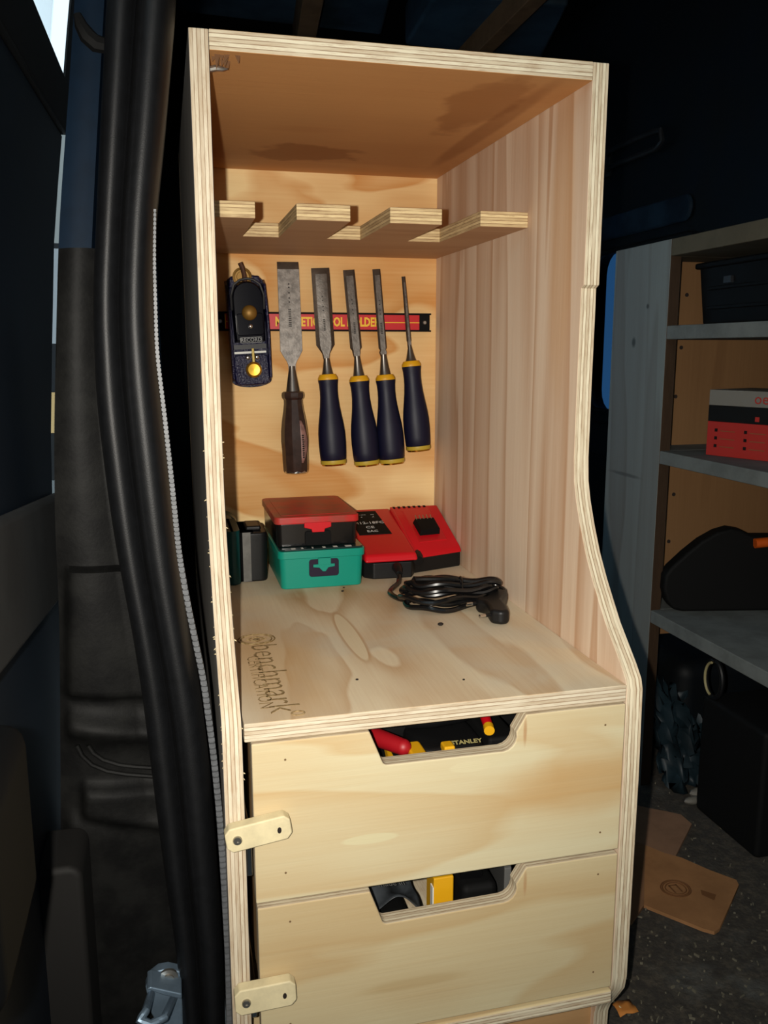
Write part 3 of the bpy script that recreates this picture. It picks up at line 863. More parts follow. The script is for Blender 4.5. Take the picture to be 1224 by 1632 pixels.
BLX = -0.0150   # back face of the steel lying on the rail
HP = [(0.0150, -0.0085), (0.0185, -0.0075)]
def chisel(xb, zb, xt, zt, width, sh, neck, ring, scale, label, wire=False):
    """xb,zb butt centre; xt,zt tip centre; z levels of shoulder, neck and ring measured along the blade"""
    tilt = math.atan2(xt - xb, zt - zb)
    t = thing('wood_chisel', label, 'chisel', (xb, -0.0250, zb), (math.radians(-2.4), tilt, 0), 'chisels on the magnetic rail')
    Lc = math.hypot(xt - xb, zt - zb)
    yb_ = 0.0020                             # local y of the back of the blade
    k = ring / 0.134
    s = scale
    hp = [(0.0195 * s, 0.006), (0.0207 * s, 0.0075), (0.0214 * s, 0.020 * k), (0.0218 * s, 0.034 * k), (0.0214 * s, 0.050 * k), (0.0200 * s, 0.064 * k), (0.0178 * s, 0.078 * k), (0.0158 * s, 0.092 * k),
          (0.0145 * s, 0.106 * k), (0.0143 * s, 0.116 * k), (0.0148 * s, 0.126 * k), (0.0158 * s, 0.1325 * k), (0.0158 * s, 0.134 * k)]
    MB().lathe(hp, 28, sy=0.9).build('handle', M_navyh, t, local=True, smooth=60)
    MB().lathe([(0.0203 * s, 0.0), (0.0209 * s, 0.0012), (0.0209 * s, 0.006), (0.0200 * s, 0.0062)], 28, sy=0.9).build('end_ring', M_yelldk, t, local=True)
    MB().lathe([(0.0120 * s, -0.0034), (0.0185 * s, -0.0026), (0.0195 * s, 0.0)], 24, sy=0.9).build('strike_cap', M_brass, t, local=True)
    MB().lathe([(0.0157 * s, ring), (0.0160 * s, ring + 0.001), (0.0157 * s, ring + 0.0035), (0.0128 * s, ring + 0.0085), (0.0095 * s, ring + 0.0088)], 28, sy=0.9).build('collar', M_yellow, t, local=True)
    r0 = 0.0098 * s
    mb = MB()
    z0 = ring + 0.0075
    nb_ = neck - z0
    yc = lambda u: (yb_ - 0.003) * u * u * u
    rows = []
    segs = 8
    for j in range(segs + 1):
        u = j / segs
        r_ = r0 + (min(0.0046, width * 0.42) - r0) * (u ** 0.75)
        rows.append((r_, z0 + nb_ * u, yc(u)))
    n = 16
    vs, fs = [], []
    for r_, z_, y_ in rows:
        for q_ in range(n):
            a_ = 2 * PI * q_ / n
            vs.append((r_ * math.cos(a_), y_ + r_ * 0.8 * math.sin(a_), z_))
    for j in range(segs):
        for q_ in range(n):
            A, B = j * n + q_, j * n + (q_ + 1) % n
            fs.append((A, B, B + n, A + n))
    fs += [tuple(range(n - 1, -1, -1)), tuple(range(segs * n, segs * n + n))]
    MB().add(vs, fs).build('socket', M_socket, t, local=True, smooth=60)
    # blade: front flat with bevelled sides
    hw = width / 2
    fi = 0.62 if width > 0.01 else 0.45
    th = 0.0042
    lv = [(neck - 0.004, min(0.0042, hw), 0.8, th), (neck + (sh - neck) * 0.35, min(hw, 0.0062), 0.8, th), (neck + (sh - neck) * 0.7, min(hw, max(0.0042, hw * 0.72)), 0.75, th), (sh, hw, fi, th),
          (Lc - 0.0095, hw * 0.985, fi, th * 0.8), (Lc, hw * 0.98, fi, 0.0006)]
    if wire:
        lv[3] = (sh, hw * 1.25, fi, th)
    vs, fs, mi = [], [], []
    for z_, h_, f_, t_ in lv:
        vs += [(-h_, yb_, z_), (h_, yb_, z_), (h_, yb_ - t_ * 0.35, z_), (h_ * f_, yb_ - t_, z_), (-h_ * f_, yb_ - t_, z_), (-h_, yb_ - t_ * 0.35, z_)]
    m2 = MB()
    o = 0
    for j in range(len(lv) - 1):
        for q_ in range(6):
            fs.append((j * 6 + q_, j * 6 + (q_ + 1) % 6, (j + 1) * 6 + (q_ + 1) % 6, (j + 1) * 6 + q_))
            mi.append(0 if (q_ == 3 and j < len(lv) - 2) else 1)
    fs.append((5, 4, 3, 2, 1, 0)); mi.append(1)
    e = (len(lv) - 1) * 6
    fs.append(tuple(range(e, e + 6))); mi.append(1)
    m2.add(vs, fs)
    m2.mi = mi
    b_ = m2.build('blade', [M_steel, M_darksteel], t, local=True, smooth=20)
    mk = MB()
    mw = 0.0016 if width > 0.01 else 0.0005
    for q_ in range(7):
        mk.box(-mw, mw, yb_ - 0.0043, yb_ - 0.0040, sh + 0.022 + 0.0026 * q_, sh + 0.0236 + 0.0026 * q_)
    for z_ in (0.052, 0.058, 0.067, 0.073):
        mk.box(-mw * 0.7, mw * 0.5, yb_ - 0.0043, yb_ - 0.0040, sh + z_, sh + z_ + 0.0016)
    mk.build('maker_mark', M_mark, b_, local=True)
    return t

chisel(0.2030, 0.1490, 0.1880, 0.4525, 0.0290, 0.1865, 0.166, 0.1325, 1.0, 'broad blue handled chisel with chamfered sides beside the big brown one')
chisel(0.2575, 0.1465, 0.2330, 0.4505, 0.0185, 0.1850, 0.172, 0.1325, 1.0, 'medium blue handled chisel between the broad one and a narrow twin touching its handle')
chisel(0.2995, 0.1480, 0.2772, 0.4525, 0.0130, 0.1830, 0.173, 0.1325, 1.0, 'narrow blue handled chisel touching handles with the medium one')
chisel(0.3440, 0.1680, 0.3210, 0.4420, 0.0062, 0.1750, 0.168, 0.1340, 0.985, 'slimmest blue handled chisel hanging highest next to the cabinet side', wire=True)

# big old chisel with a smoked handle
xb, zb, xt, zt = 0.1415, 0.1370, 0.1380, 0.4600
tilt = math.atan2(0.1400 - 0.1355, 0.31)
t = thing('wood_chisel', 'largest chisel, wide scratched steel blade and smoked brown plastic handle', 'chisel', (0.1425, -0.0250, 0.1370), (math.radians(-2.4), -tilt, 0), 'chisels on the magnetic rail')
yb_ = 0.0020
MB().lathe([(0.0190, 0.0008), (0.0200, 0.004), (0.0206, 0.018), (0.0208, 0.035), (0.0218, 0.050), (0.0212, 0.066), (0.0192, 0.082), (0.0165, 0.097), (0.0150, 0.108), (0.0150, 0.114), (0.0175, 0.117), (0.0182, 0.121), (0.0175, 0.125), (0.0150, 0.127)], 10, sy=0.9).build('handle', M_smoke, t, local=True, smooth=25)
MB().lathe([(0.0150, -0.002), (0.0188, 0.0), (0.0188, 0.003)], 20, sy=0.9).build('strike_cap', M_chrome, t, local=True)
lb = []
for j in range(9):
    z_ = 0.016 + 0.066 * j / 8
    rr = lerp_table([(0.0, 0.0210), (0.05, 0.0220), (0.085, 0.0192)], z_) * 0.985
    w0 = math.sin(PI * (j + 0.6) / 9.2)
    lb.append([(rr * math.cos(a_), rr * 0.93 * math.sin(a_) - 0.0006, z_) for a_ in [math.radians(-72 + (44 * w0) * q_ / 4) for q_ in range(5)]])
MB().grid(lb).build('label_sticker', M_pink, t, local=True, solid=-0.0003)
lb2 = MB()
for j in range(11):
    z_ = 0.024 + 0.0034 * j
    rr = lerp_table([(0.0, 0.0210), (0.05, 0.0220), (0.085, 0.0192)], z_)
    a_ = math.radians(-62)
    lb2.box(rr * math.cos(a_) - 0.0020, rr * math.cos(a_) + 0.0016, rr * 0.93 * math.sin(a_) - 0.0012, rr * 0.93 * math.sin(a_) + 0.001, z_, z_ + 0.0018)
lb2.build('label_print', M_black, t, local=True)
MB().lathe([(0.0112, 0.126), (0.0104, 0.130), (0.0078, 0.146), (0.0058, 0.158), (0.0052, 0.166)], 20, sy=0.8).build('socket', M_socket, t, local=True)
bl = [(0.158, 0.0052), (0.168, 0.0056), (0.173, 0.0075), (0.181, 0.0125), (0.1895, 0.0170), (0.3120, 0.0166), (0.3235, 0.0165)]
vs, fs, mi = [], [], []
for j, (z_, h_) in enumerate(bl):
    th = 0.0005 if j == len(bl) - 1 else 0.0040
    yy = yb_
    vs += [(-h_, yy, z_), (h_, yy, z_), (h_, yy - th, z_), (-h_, yy - th, z_)]
for j in range(len(bl) - 1):
    for q_ in range(4):
        fs.append((j * 4 + q_, j * 4 + (q_ + 1) % 4, j * 4 + 4 + (q_ + 1) % 4, j * 4 + 4 + q_))
        mi.append(1 if j == len(bl) - 2 else 0)
fs += [(3, 2, 1, 0), tuple(range(len(vs) - 4, len(vs)))]
mi += [0, 1]
m2 = MB().add(vs, fs)
m2.mi = mi
b_ = m2.build('blade', [plain('old_scratched_steel', (158, 152, 146), 0.55, 0.45, 0.5, 0.45, 85, 0.2, 300), M_darksteel], t, local=True, smooth=20)
mk = MB()
for j in range(10):
    mk.box(-0.0024, 0.0020, yb_ - 0.0043, yb_ - 0.0039, 0.226 + 0.0028 * j, 0.2276 + 0.0028 * j)
for z_ in (0.262, 0.268, 0.276, 0.284, 0.289):
    mk.box(-0.0014, 0.0010, yb_ - 0.0043, yb_ - 0.0039, z_, z_ + 0.0020)
mk.build('maker_mark', M_mark, b_, local=True)

# block plane
pt = thing('block_plane', 'small navy block plane with brass knob hanging on the rail by the cabinet side', 'plane', (0.0785, -0.0150, 0.2690), (0, math.radians(-2.9), 0))
def locp(u, y, w):
    return (u, y, w)
hwid = 0.0300
body = []
for k in range(13):
    a_ = math.radians(180 + 180 * k / 12)
    body.append((hwid * math.cos(a_), 0.012 + 0.010 * math.sin(a_)))
for k in range(13):
    a_ = math.radians(180 * k / 12)
    body.append((0.0285 * math.cos(a_), 0.158 + 0.013 * math.sin(a_)))
MB().prism(body, 'y', -0.006, 0.0).build('sole', M_plane, pt, local=True, bevel=0.001)
for s in (-1, 1):
    pr_ = [(-0.006, 0.012), (-0.018, 0.016), (-0.024, 0.05), (-0.030, 0.075), (-0.032, 0.10), (-0.028, 0.13), (-0.020, 0.155), (-0.006, 0.162), (0, 0.162), (0, 0.012)]
    xo = sorted((s * 0.0300, s * 0.0262))
    MB().prism(pr_, 'x', xo[0], xo[1]).build('cheek', M_plane, pt, local=True, bevel=0.0012)
MB().prism(rrect(-0.0262, 0.0262, 0.006, 0.052, 0.008), 'y', -0.018, -0.006).build('toe', M_plane, pt, local=True, bevel=0.003, seg=3)
MB().prism([(-0.0262, 0.150), (0.0262, 0.150), (0.022, 0.168), (-0.022, 0.168)], 'y', -0.014, -0.006).build('heel', M_plane, pt, local=True, bevel=0.003)
MB().box(-0.024, 0.024, -0.012, -0.006, 0.0535, 0.0565).build('mouth_edge', M_white, pt, local=True)
MB().box(-0.0245, 0.0245, -0.016, -0.008, 0.060, 0.067).build('cutting_iron', M_dgray, pt, local=True)
capo = [(-0.0235, 0.070)] + [(0.0235, 0.070), (0.0240, 0.100), (0.0245, 0.135)] + [(0.0245 * math.cos(math.radians(a_)), 0.138 + 0.022 * math.sin(math.radians(a_))) for a_ in range(15, 180, 15)] + [(-0.0245, 0.135), (-0.0240, 0.10)]
cap = MB()
vs = []
for u, w_ in capo:
    vs.append((u, -0.022, w_))
for u, w_ in capo:
    d_ = -0.034 - 0.010 * math.sin(PI * min(1, max(0, (w_ - 0.07) / 0.095)))
    vs.append((u * 0.86, d_, 0.115 + (w_ - 0.115) * 0.94))
n = len(capo)
cap.add(vs, [tuple(range(n)), tuple(range(2 * n - 1, n - 1, -1))] + [(i, n + i, n + (i + 1) % n, (i + 1) % n) for i in range(n)])
cp = cap.build('lever_cap', M_planeb, pt, local=True, bevel=0.0012)
MB().tube([(-0.0235, -0.030, 0.118), (-0.0240, -0.036, 0.138), (-0.019, -0.038, 0.1535), (-0.010, -0.038, 0.1600), (0, -0.038, 0.1620), (0.010, -0.038, 0.1600), (0.019, -0.038, 0.1535), (0.0240, -0.036, 0.138), (0.0235, -0.030, 0.118)], 0.0020, 8).build('cap_rim', M_dgray, cp, local=True)
MB().ball((0.0, -0.046, 0.1125), 0.0112, 20, 12, (1, 0.75, 1)).build('lever_screw', M_brassm, pt, local=True)
MB().prism(rrect(-0.0195, 0.0195, 0.0800, 0.1120, 0.004), 'y', -0.0455, -0.036).build('cap_plate', M_planeb, cp, local=True, bevel=0.001)
MB().lathe([(0.0030, -0.0455), (0.0030, -0.0475), (0.0012, -0.0485)], 12, (0.0, 0, 0.0930), 'y').build('cap_screw', M_chrome, cp, local=True)
MB().prism(rrect(-0.0160, 0.0160, 0.0690, 0.0775, 0.001), 'y', -0.0400, -0.034).build('name_plate', M_planeb, cp, local=True)
text('name_lettering', 'RECORD', 0.0078, M_graypl, cp, (0, -0.0402, 0.0732), (PI / 2, 0, 0), 0.0001, 1.0, 0.0001, local=True)
rg = MB()
for (xa, xb_, za, zb_) in ((-0.0160, 0.0160, 0.0690, 0.0697), (-0.0160, 0.0160, 0.0768, 0.0775), (-0.0160, -0.0153, 0.069, 0.0775), (0.0153, 0.0160, 0.069, 0.0775)):
    rg.box(xa, xb_, -0.0404, -0.0399, za, zb_)
rg.build('name_frame', M_graypl, cp, local=True)
MB().lathe([(0.0118, -0.018), (0.0122, -0.020), (0.0118, -0.025), (0.0090, -0.0262), (0.0088, -0.0252), (0.0005, -0.0248)], 28, (0.0022, 0, 0.0290), 'y').build('toe_knob', M_brass, pt, local=True)
for s in (-1, 1):
    MB().ball((s * 0.0070 + 0.002, -0.0185, 0.0475), 0.0040, 12, 8, (1, 0.5, 0.9)).build('toe_screw', M_chrome, pt, local=True)
MB().box(0.0010, 0.0048, -0.0240, -0.0205, 0.0380, 0.0610).build('toe_lever', M_yelldk, pt, local=True, bevel=0.001)
MB().lathe([(0.0135, -0.012), (0.0140, -0.014), (0.0140, -0.018), (0.0110, -0.019), (0.0105, -0.017), (0.008, -0.017), (0.0075, -0.019), (0.004, -0.019)], 28, (-0.004, 0, 0.166), 'y').build('adjuster_wheel', M_brassm, pt, local=True)
MB().tube([(-0.0005, -0.020, 0.158), (-0.001, -0.022, 0.168), (-0.003, -0.024, 0.178), (-0.006, -0.024, 0.186)], 0.0038, 10, rs=[0.0042, 0.0036, 0.0036, 0.0038]).build('adjuster_lever', M_bronze, pt, local=True)

# ------------------------------------------------------------------ things on the worktop
# teal case
def rbox(mb, x0, x1, y0, y1, z0, z1, r, taper=0.0):
    lo = rrect(x0 + taper, x1 - taper, y0 + taper, y1 - taper, r)
    hi = rrect(x0, x1, y0, y1, r)
    n = len(lo)
    vs = [(u, w_, z0) for u, w_ in lo] + [(u, w_, z1) for u, w_ in hi]
    mb.add(vs, [tuple(range(n - 1, -1, -1)), tuple(range(n, 2 * n))] + [(i, (i + 1) % n, n + (i + 1) % n, n + i) for i in range(n)])
    return mb

tc_ = thing('accessory_case', 'teal plastic accessory case with smoked lid under the red lidded case', 'case', (0.149, -0.13, 0.0))
rbox(MB(), 0.0895, 0.2080, -0.2185, -0.035, 0.0, 0.0480, 0.009, 0.002).build('body', M_teal, tc_, bevel=0.0015)
rbox(MB(), 0.0872, 0.2103, -0.2208, -0.033, 0.0435, 0.0545, 0.010).build('rim', M_teal, tc_, bevel=0.0012)
rbox(MB(), 0.0895, 0.2080, -0.2185, -0.036, 0.0545, 0.0570, 0.009).build('lid', M_smokelid, tc_, bevel=0.0008)
for (x, w_) in ((0.106, 0.006), (0.120, 0.003), (0.135, 0.002), (0.150, 0.004), (0.165, 0.006), (0.182, 0.009)):
    MB().box(x, x + w_, -0.2170, -0.2100, 0.0571, 0.0574).build('bit_insert', M_white, tc_)
MB().prism(rrect(0.1300, 0.1720, 0.0165, 0.0415, 0.004), 'y', -0.2190, -0.2160).build('latch_recess', M_purple, tc_, bevel=0.0006)
lt = MB().box(0.1425, 0.1605, -0.2212, -0.2180, 0.0335, 0.0432)
lt.prism([(0.1355, 0.0345), (0.1355, 0.0305), (0.1440, 0.0295), (0.1490, 0.0240), (0.1530, 0.0240), (0.1570, 0.0295), (0.1660, 0.0305), (0.1660, 0.0345)], 'y', -0.2210, -0.2188)
lt.build('latch', M_teal, tc_, bevel=0.0006)
# red case
rc = thing('bit_case', 'black bit case with a worn red lid on top of the teal case', 'case', (0.146, -0.12, 0.0575))
rbox(MB(), 0.0875, 0.2025, -0.2040, -0.040, 0.0575, 0.0900, 0.008, 0.001).build('body', M_gloss, rc, bevel=0.001)
rbox(MB(), 0.0850, 0.2050, -0.2065, -0.038, 0.0895, 0.1000, 0.009).build('lid', M_redlid, rc, bevel=0.0018, seg=3)
rbox(MB(), 0.0950, 0.1950, -0.1940, -0.050, 0.0996, 0.1007, 0.005).build('lid_panel', M_redlid, rc, bevel=0.0006)
MB().prism(rrect(0.1270, 0.1640, 0.0585, 0.0790, 0.004), 'y', -0.2062, -0.2030).build('catch_recess', M_black, rc, bevel=0.0006)
MB().prism([(0.1260, 0.0915), (0.1260, 0.0845), (0.1360, 0.0820), (0.1370, 0.0775), (0.1540, 0.0775), (0.1550, 0.0820), (0.1640, 0.0845), (0.1640, 0.0915)], 'y', -0.2085, -0.2040).build('catch', M_red, rc, bevel=0.0008)

# charger: black base, red sloping shell, label, terminal block, cord and plug
cg = thing('battery_charger', 'red and black twin battery charger with coiled black cord', 'charger', (0.295, -0.11, 0.0))
def wedge(mb, x0, x1, yf, yb, zf, zb, z0, inx=0.0):
    lo = [(x0, yf, z0), (x1, yf, z0), (x1, yb, z0), (x0, yb, z0)]
    hi = [(x0 + inx, yf + 0.006, zf), (x1 - inx, yf + 0.006, zf), (x1 - inx, yb, zb), (x0 + inx, yb, zb)]
    return mb.hexa(lo, hi)
bb = MB().prism([(0.2155, -0.030), (0.2155, -0.182), (0.228, -0.194), (0.285, -0.196), (0.296, -0.174), (0.3755, -0.148), (0.3775, -0.140), (0.3775, -0.030)], 'z', 0.0, 0.0245)
bb.build('base', M_blackpl, cg, bevel=0.002)
wedge(MB(), 0.2140, 0.2950, -0.198, -0.030, 0.036, 0.074, 0.0255, 0.002).build('shell', M_red, cg, bevel=0.004, seg=3)
sh = MB().hexa([(0.2930, -0.180, 0.0225), (0.3785, -0.150, 0.0225), (0.3785, -0.030, 0.0225), (0.2930, -0.030, 0.0225)],
               [(0.2945, -0.172, 0.0335), (0.3765, -0.142, 0.0320), (0.3745, -0.030, 0.0760), (0.2960, -0.030, 0.0760)]).build('shell', M_red, cg, bevel=0.003, seg=3)
MB().hexa([(0.2890, -0.180, 0.03), (0.2985, -0.176, 0.03), (0.2975, -0.035, 0.03), (0.2900, -0.035, 0.03)], [(0.2910, -0.172, 0.0375), (0.2970, -0.168, 0.0375), (0.2965, -0.04, 0.0775), (0.2915, -0.04, 0.0775)]).build('shell_rib', M_red, cg, bevel=0.0015)
# terminal recess block
def on_right(u, w_, h):      # point on the right shell's slope: u along x, w_ from front (0) to back (1)
    a0 = Vector((0.2960, -0.172, 0.0335)); a1 = Vector((0.3765, -0.142, 0.0320)); b0_ = Vector((0.2960, -0.030, 0.0760)); b1_ = Vector((0.3745, -0.030, 0.0760))
    p = a0.lerp(a1, u).lerp(b0_.lerp(b1_, u), w_)
    nrm = (a1 - a0).cross(b0_ - a0).normalized()
    return p + nrm * h
MB().hexa([on_right(0.14, 0.12, -0.004), on_right(0.82, 0.12, -0.004), on_right(0.82, 0.9, -0.004), on_right(0.14, 0.9, -0.004)], [on_right(0.18, 0.14, 0.0018), on_right(0.78, 0.14, 0.0018), on_right(0.78, 0.88, 0.0018), on_right(0.18, 0.88, 0.0018)]).build('battery_bed', M_red, cg, bevel=0.0012)
MB().hexa([on_right(0.25, 0.26, -0.002), on_right(0.70, 0.26, -0.002), on_right(0.70, 0.58, -0.002), on_right(0.25, 0.58, -0.002)], [on_right(0.27, 0.28, 0.0105), on_right(0.68, 0.28, 0.0105), on_right(0.68, 0.55, 0.0105), on_right(0.27, 0.55, 0.0105)]).build('terminal_block', M_black, cg, bevel=0.001)
for k in range(5):
    u = 0.30 + 0.08 * k
    MB().tube([on_right(u, 0.50, 0.009), on_right(u, 0.60, 0.012)], 0.0009, 6).build('contact', M_chrome, cg)
for k in range(7):
    u = 0.02 + 0.11 * k
    MB().hexa([on_right(u, 0.94, -0.003), on_right(u + 0.05, 0.94, -0.003), on_right(u + 0.05, 0.985, -0.003), on_right(u, 0.985, -0.003)], [on_right(u, 0.94, 0.0006), on_right(u + 0.05, 0.94, 0.0006), on_right(u + 0.05, 0.985, 0.0006), on_right(u, 0.985, 0.0006)]).build('vent_slot', M_black, cg)
def on_left(u, w_, h):
    a0 = Vector((0.2170, -0.192, 0.036)); a1 = Vector((0.2895, -0.192, 0.036)); b0_ = Vector((0.2170, -0.030, 0.074)); b1_ = Vector((0.2895, -0.030, 0.074))
    p = a0.lerp(a1, u).lerp(b0_.lerp(b1_, u), w_)
    nrm = (a1 - a0).cross(b0_ - a0).normalized()
    return p + nrm * h
lbm = MB().hexa([on_left(0.07, 0.40, -0.001), on_left(0.78, 0.40, -0.001), on_left(0.70, 0.94, -0.001), on_left(0.02, 0.94, -0.001)], [on_left(0.08, 0.41, 0.0008), on_left(0.77, 0.41, 0.0008), on_left(0.69, 0.93, 0.0008), on_left(0.03, 0.93, 0.0008)]).build('rating_label', M_black, cg)
slope = math.atan2(0.036, 0.169)
for body_, u, w_, sz in (('M12-18FC', 0.40, 0.66, 0.0115), ('CE', 0.38, 0.56, 0.0115), ('EAC', 0.39, 0.475, 0.0095), ('----   --', 0.44, 0.85, 0.009), ('-      .:', 0.44, 0.80, 0.009)):
    text('label_print', body_, sz, M_print, lbm, on_left(u, w_, 0.0010), (slope, 0, 0), 0.0001, 1.0, 0.0001)
MB().tube([(0.2610, -0.200, 0.018), (0.2600, -0.212, 0.017), (0.2585, -0.222, 0.014)], 0.006, 12, rs=[0.0075, 0.0065, 0.0045]).build('cord_gland', M_blackpl, cg)
MB().tube([(0.3000, -0.160, 0.026), (0.2990, -0.176, 0.025), (0.2980, -0.186, 0.022)], 0.008, 12, rs=[0.0095, 0.0085, 0.0075]).build('cord_guide', M_blackpl, cg)
# cord: leaves the gland, then five long flat loops, then the plug
A = Vector((0.2440, -0.330, 0.0)); B = Vector((0.3420, -0.352, 0.0))
ax_ = (B - A).normalized(); nx_ = Vector((-ax_.y, ax_.x, 0)); Lc = (B - A).length
ctrl = [Vector((0.2590, -0.218, 0.014)), Vector((0.2530, -0.240, 0.006)), Vector((0.2380, -0.262, 0.0045)), Vector((0.2290, -0.285, 0.0045)), Vector((0.2340, -0.312, 0.0045)), Vector((0.2440, -0.330, 0.006))]
loops = []
for k in range(6):
    hw_ = (0.046, 0.032, 0.040, 0.022, 0.030, 0.014)[k]
    hz = 0.0045 + 0.0048 * k
    sh_ = (0.0, 0.010, -0.006, 0.006, 0.0, 0.01)[k]
    nst = 28
    for j in range(nst):
        a_ = PI + 2 * PI * j / nst
        u = Lc / 2 + sh_ + (Lc / 2 + 0.006) * math.cos(a_)
        pinch = 0.55 + 0.45 * (0.5 - 0.5 * math.tanh((u / Lc - 0.52) * 5))
        w_ = hw_ * math.sin(a_) * pinch
        loops.append(A + ax_ * u + nx_ * w_ + Vector((0, 0, hz + 0.0048 * j / nst + 0.002 * math.sin(5 * a_ + k))))
tail = [Vector((0.2560, -0.328, 0.034)), Vector((0.2900, -0.336, 0.034)), Vector((0.3250, -0.336, 0.029)), Vector((0.3520, -0.332, 0.0220)), Vector((0.3640, -0.336, 0.018)), Vector((0.3690, -0.346, 0.015)), Vector((0.3640, -0.356, 0.013))]
allp = ctrl + loops + tail
sm = []
for i in range(len(allp) - 1):
    p0_, p1_, p2_, p3_ = allp[max(i - 1, 0)], allp[i], allp[i + 1], allp[min(i + 2, len(allp) - 1)]
    for k in range(3):
        t_ = k / 3
        sm.append(0.5 * ((2 * p1_) + (p2_ - p0_) * t_ + (2 * p0_ - 5 * p1_ + 4 * p2_ - p3_) * t_ ** 2 + (3 * p1_ - p0_ - 3 * p2_ + p3_) * t_ ** 3))
sm.append(allp[-1])
MB().tube(sm, 0.0036, 8).build('cord', M_gloss, cg)
mid = A + ax_ * (Lc * 0.66)
MB().tube([mid + nx_ * (0.019 * math.cos(a_)) + Vector((0, 0, 0.0185 + 0.0185 * math.sin(a_))) for a_ in [2 * PI * k / 20 for k in range(20)]], 0.0014, 8, True).build('cord_tie', M_gloss, cg)
pg = MB().prism([(0.3330, -0.372), (0.3500, -0.345), (0.3640, -0.346), (0.3700, -0.356), (0.3620, -0.372), (0.3480, -0.392), (0.3440, -0.418), (0.3380, -0.440), (0.3270, -0.442), (0.3160, -0.432), (0.3200, -0.412), (0.3220, -0.395), (0.3160, -0.386), (0.3180, -0.374)], 'z', 0.0006, 0.0190).build('plug', M_blackpl, cg, bevel=0.005, seg=3)
for a_, b_ in (((0.3200, -0.380, 0.012), (0.3020, -0.3835, 0.012)), ((0.3180, -0.430, 0.012), (0.3010, -0.4340, 0.012))):
    va, vb = Vector(a_), Vector(b_)
    MB().tube([va, va.lerp(vb, 0.55)], 0.0022, 10).build('pin_sleeve', M_blackpl, pg)
    MB().tube([va.lerp(vb, 0.5), va.lerp(vb, 0.95), vb], 0.0024, 10, rs=[0.0024, 0.0024, 0.0012]).build('pin', M_chrome, pg)

# cordless drill mostly behind the cabinet side: only its battery foot and teal grip show
dr = thing('cordless_drill', 'teal cordless drill with black slide battery half hidden behind the cabinet side', 'drill', (0.045, -0.12, 0.0))
bat = rbox(MB(), 0.0395, 0.0800, -0.165, -0.085, 0.0, 0.0720, 0.010, 0.001).build('battery', M_blackpl, dr, bevel=0.003, seg=3)
rbox(MB(), 0.0455, 0.0535, -0.1665, -0.0835, 0.002, 0.0735, 0.010).build('battery_band', plain('gray_band', (104, 102, 98), 0.42, 0, 0.4, 0.3, 50), bat, bevel=0.002)
MB().box(0.050, 0.072, -0.150, -0.105, 0.0715, 0.0790).build('battery_latch', M_blackpl, bat, bevel=0.003)
rbox(MB(), 0.0180, 0.0400, -0.178, -0.080, 0.001, 0.078, 0.012).build('grip_foot', M_tealdk, dr, bevel=0.006, seg=3)
MB().tube([(0.030, -0.125, 0.040), (0.004 + 0.018, -0.095, 0.055), (0.022, -0.060, 0.066)], 0.018, 14).build('grip', M_tealdk, dr)
MB().lathe([(0.012, -0.066), (0.021, -0.060), (0.022, -0.03), (0.018, -0.012)], 18, (0.025, 0, 0.060), 'y').build('motor_housing', M_tealdk, dr)

for k, (px, py) in enumerate(((702, 997), (546, 943), (569, 1084), (739, 1084), (548, 937))):
    p = at(px, py, 'z', 0.0)
    r_ = (0.0032, 0.0018, 0.0014, 0.0012, 0.0012)[k]
    o = MB().ball((p.x, p.y, r_ * 0.6), r_, 8, 5, (1.2, 1, 0.6)).build('wood_crumb', M_hole)
    tag(o, ('largest dark crumb on the worktop in front of the plug', 'dark crumb at the front of the teal case', 'lone dark speck near the middle of the worktop edge', 'faint dark speck on the pale worktop toward the curved side', 'tiny dark speck nearest the teal case front')[k], 'crumb', 'crumbs on the worktop')

# ------------------------------------------------------------------ things in the drawers
DZ1 = -0.1325
# upper drawer
def lying(name, label, cat, loc):
    return thing(name, label, cat, loc)
k1 = lying('pliers', 'red handled pliers lying in the upper drawer hand slot', 'pliers', (0.15, -0.55, DZ1))
MB().tube([(0.110, -0.515, -0.062), (0.128, -0.560, -0.058), (0.142, -0.590, -0.056), (0.158, -0.612, -0.056)], 0.009, 14, rs=[0.007, 0.0085, 0.009, 0.0082]).ball((0.158, -0.612, -0.056), 0.0082).build('handle', M_redgrip, k1, smooth=60)
MB().tube([(0.100, -0.540, -0.074), (0.118, -0.585, -0.073), (0.134, -0.612, -0.072)], 0.008, 14, rs=[0.007, 0.0075, 0.0065]).ball((0.134, -0.612, -0.072), 0.0065).build('handle', M_redgrip, k1, smooth=60)
MB().box(0.085, 0.115, -0.50, -0.42, -0.085, -0.060).build('jaw', M_socket, k1, bevel=0.004)
MB().box(0.06, 0.14, -0.61, -0.42, DZ1, -0.080).build('holster', M_black, k1, bevel=0.006)
k2 = lying('tape_measure', 'black and yellow tape measure in the upper drawer with brand lettering', 'tape measure', (0.20, -0.57, DZ1))
rbox(MB(), 0.172, 0.245, -0.618, -0.545, DZ1, -0.060, 0.018).build('case', M_blackpl, k2, bevel=0.008, seg=3)
text('case_lettering', 'STANLEY', 0.0072, plain('dim_lettering', (150, 140, 90), 0.6), k2, (0.2240, -0.6105, -0.0588), (math.radians(20), 0, math.radians(-2)), 0.0002, 1.1, 0.0002)
MB().prism(rrect(0.162, 0.178, -0.632, -0.600, 0.004), 'z', -0.075, -0.056).build('lock_button', M_yellow, k2, bevel=0.003)
MB().tube([(0.176, -0.560, -0.050), (0.200, -0.575, -0.044), (0.225, -0.575, -0.042), (0.248, -0.560, -0.045)], 0.012, 12).build('grip', M_rubber, k2, smooth=60)
MB().box(0.1965, 0.2080, -0.6245, -0.6100, -0.0640, -0.0550).build('thumb_lock', M_yellow, k2, bevel=0.002)
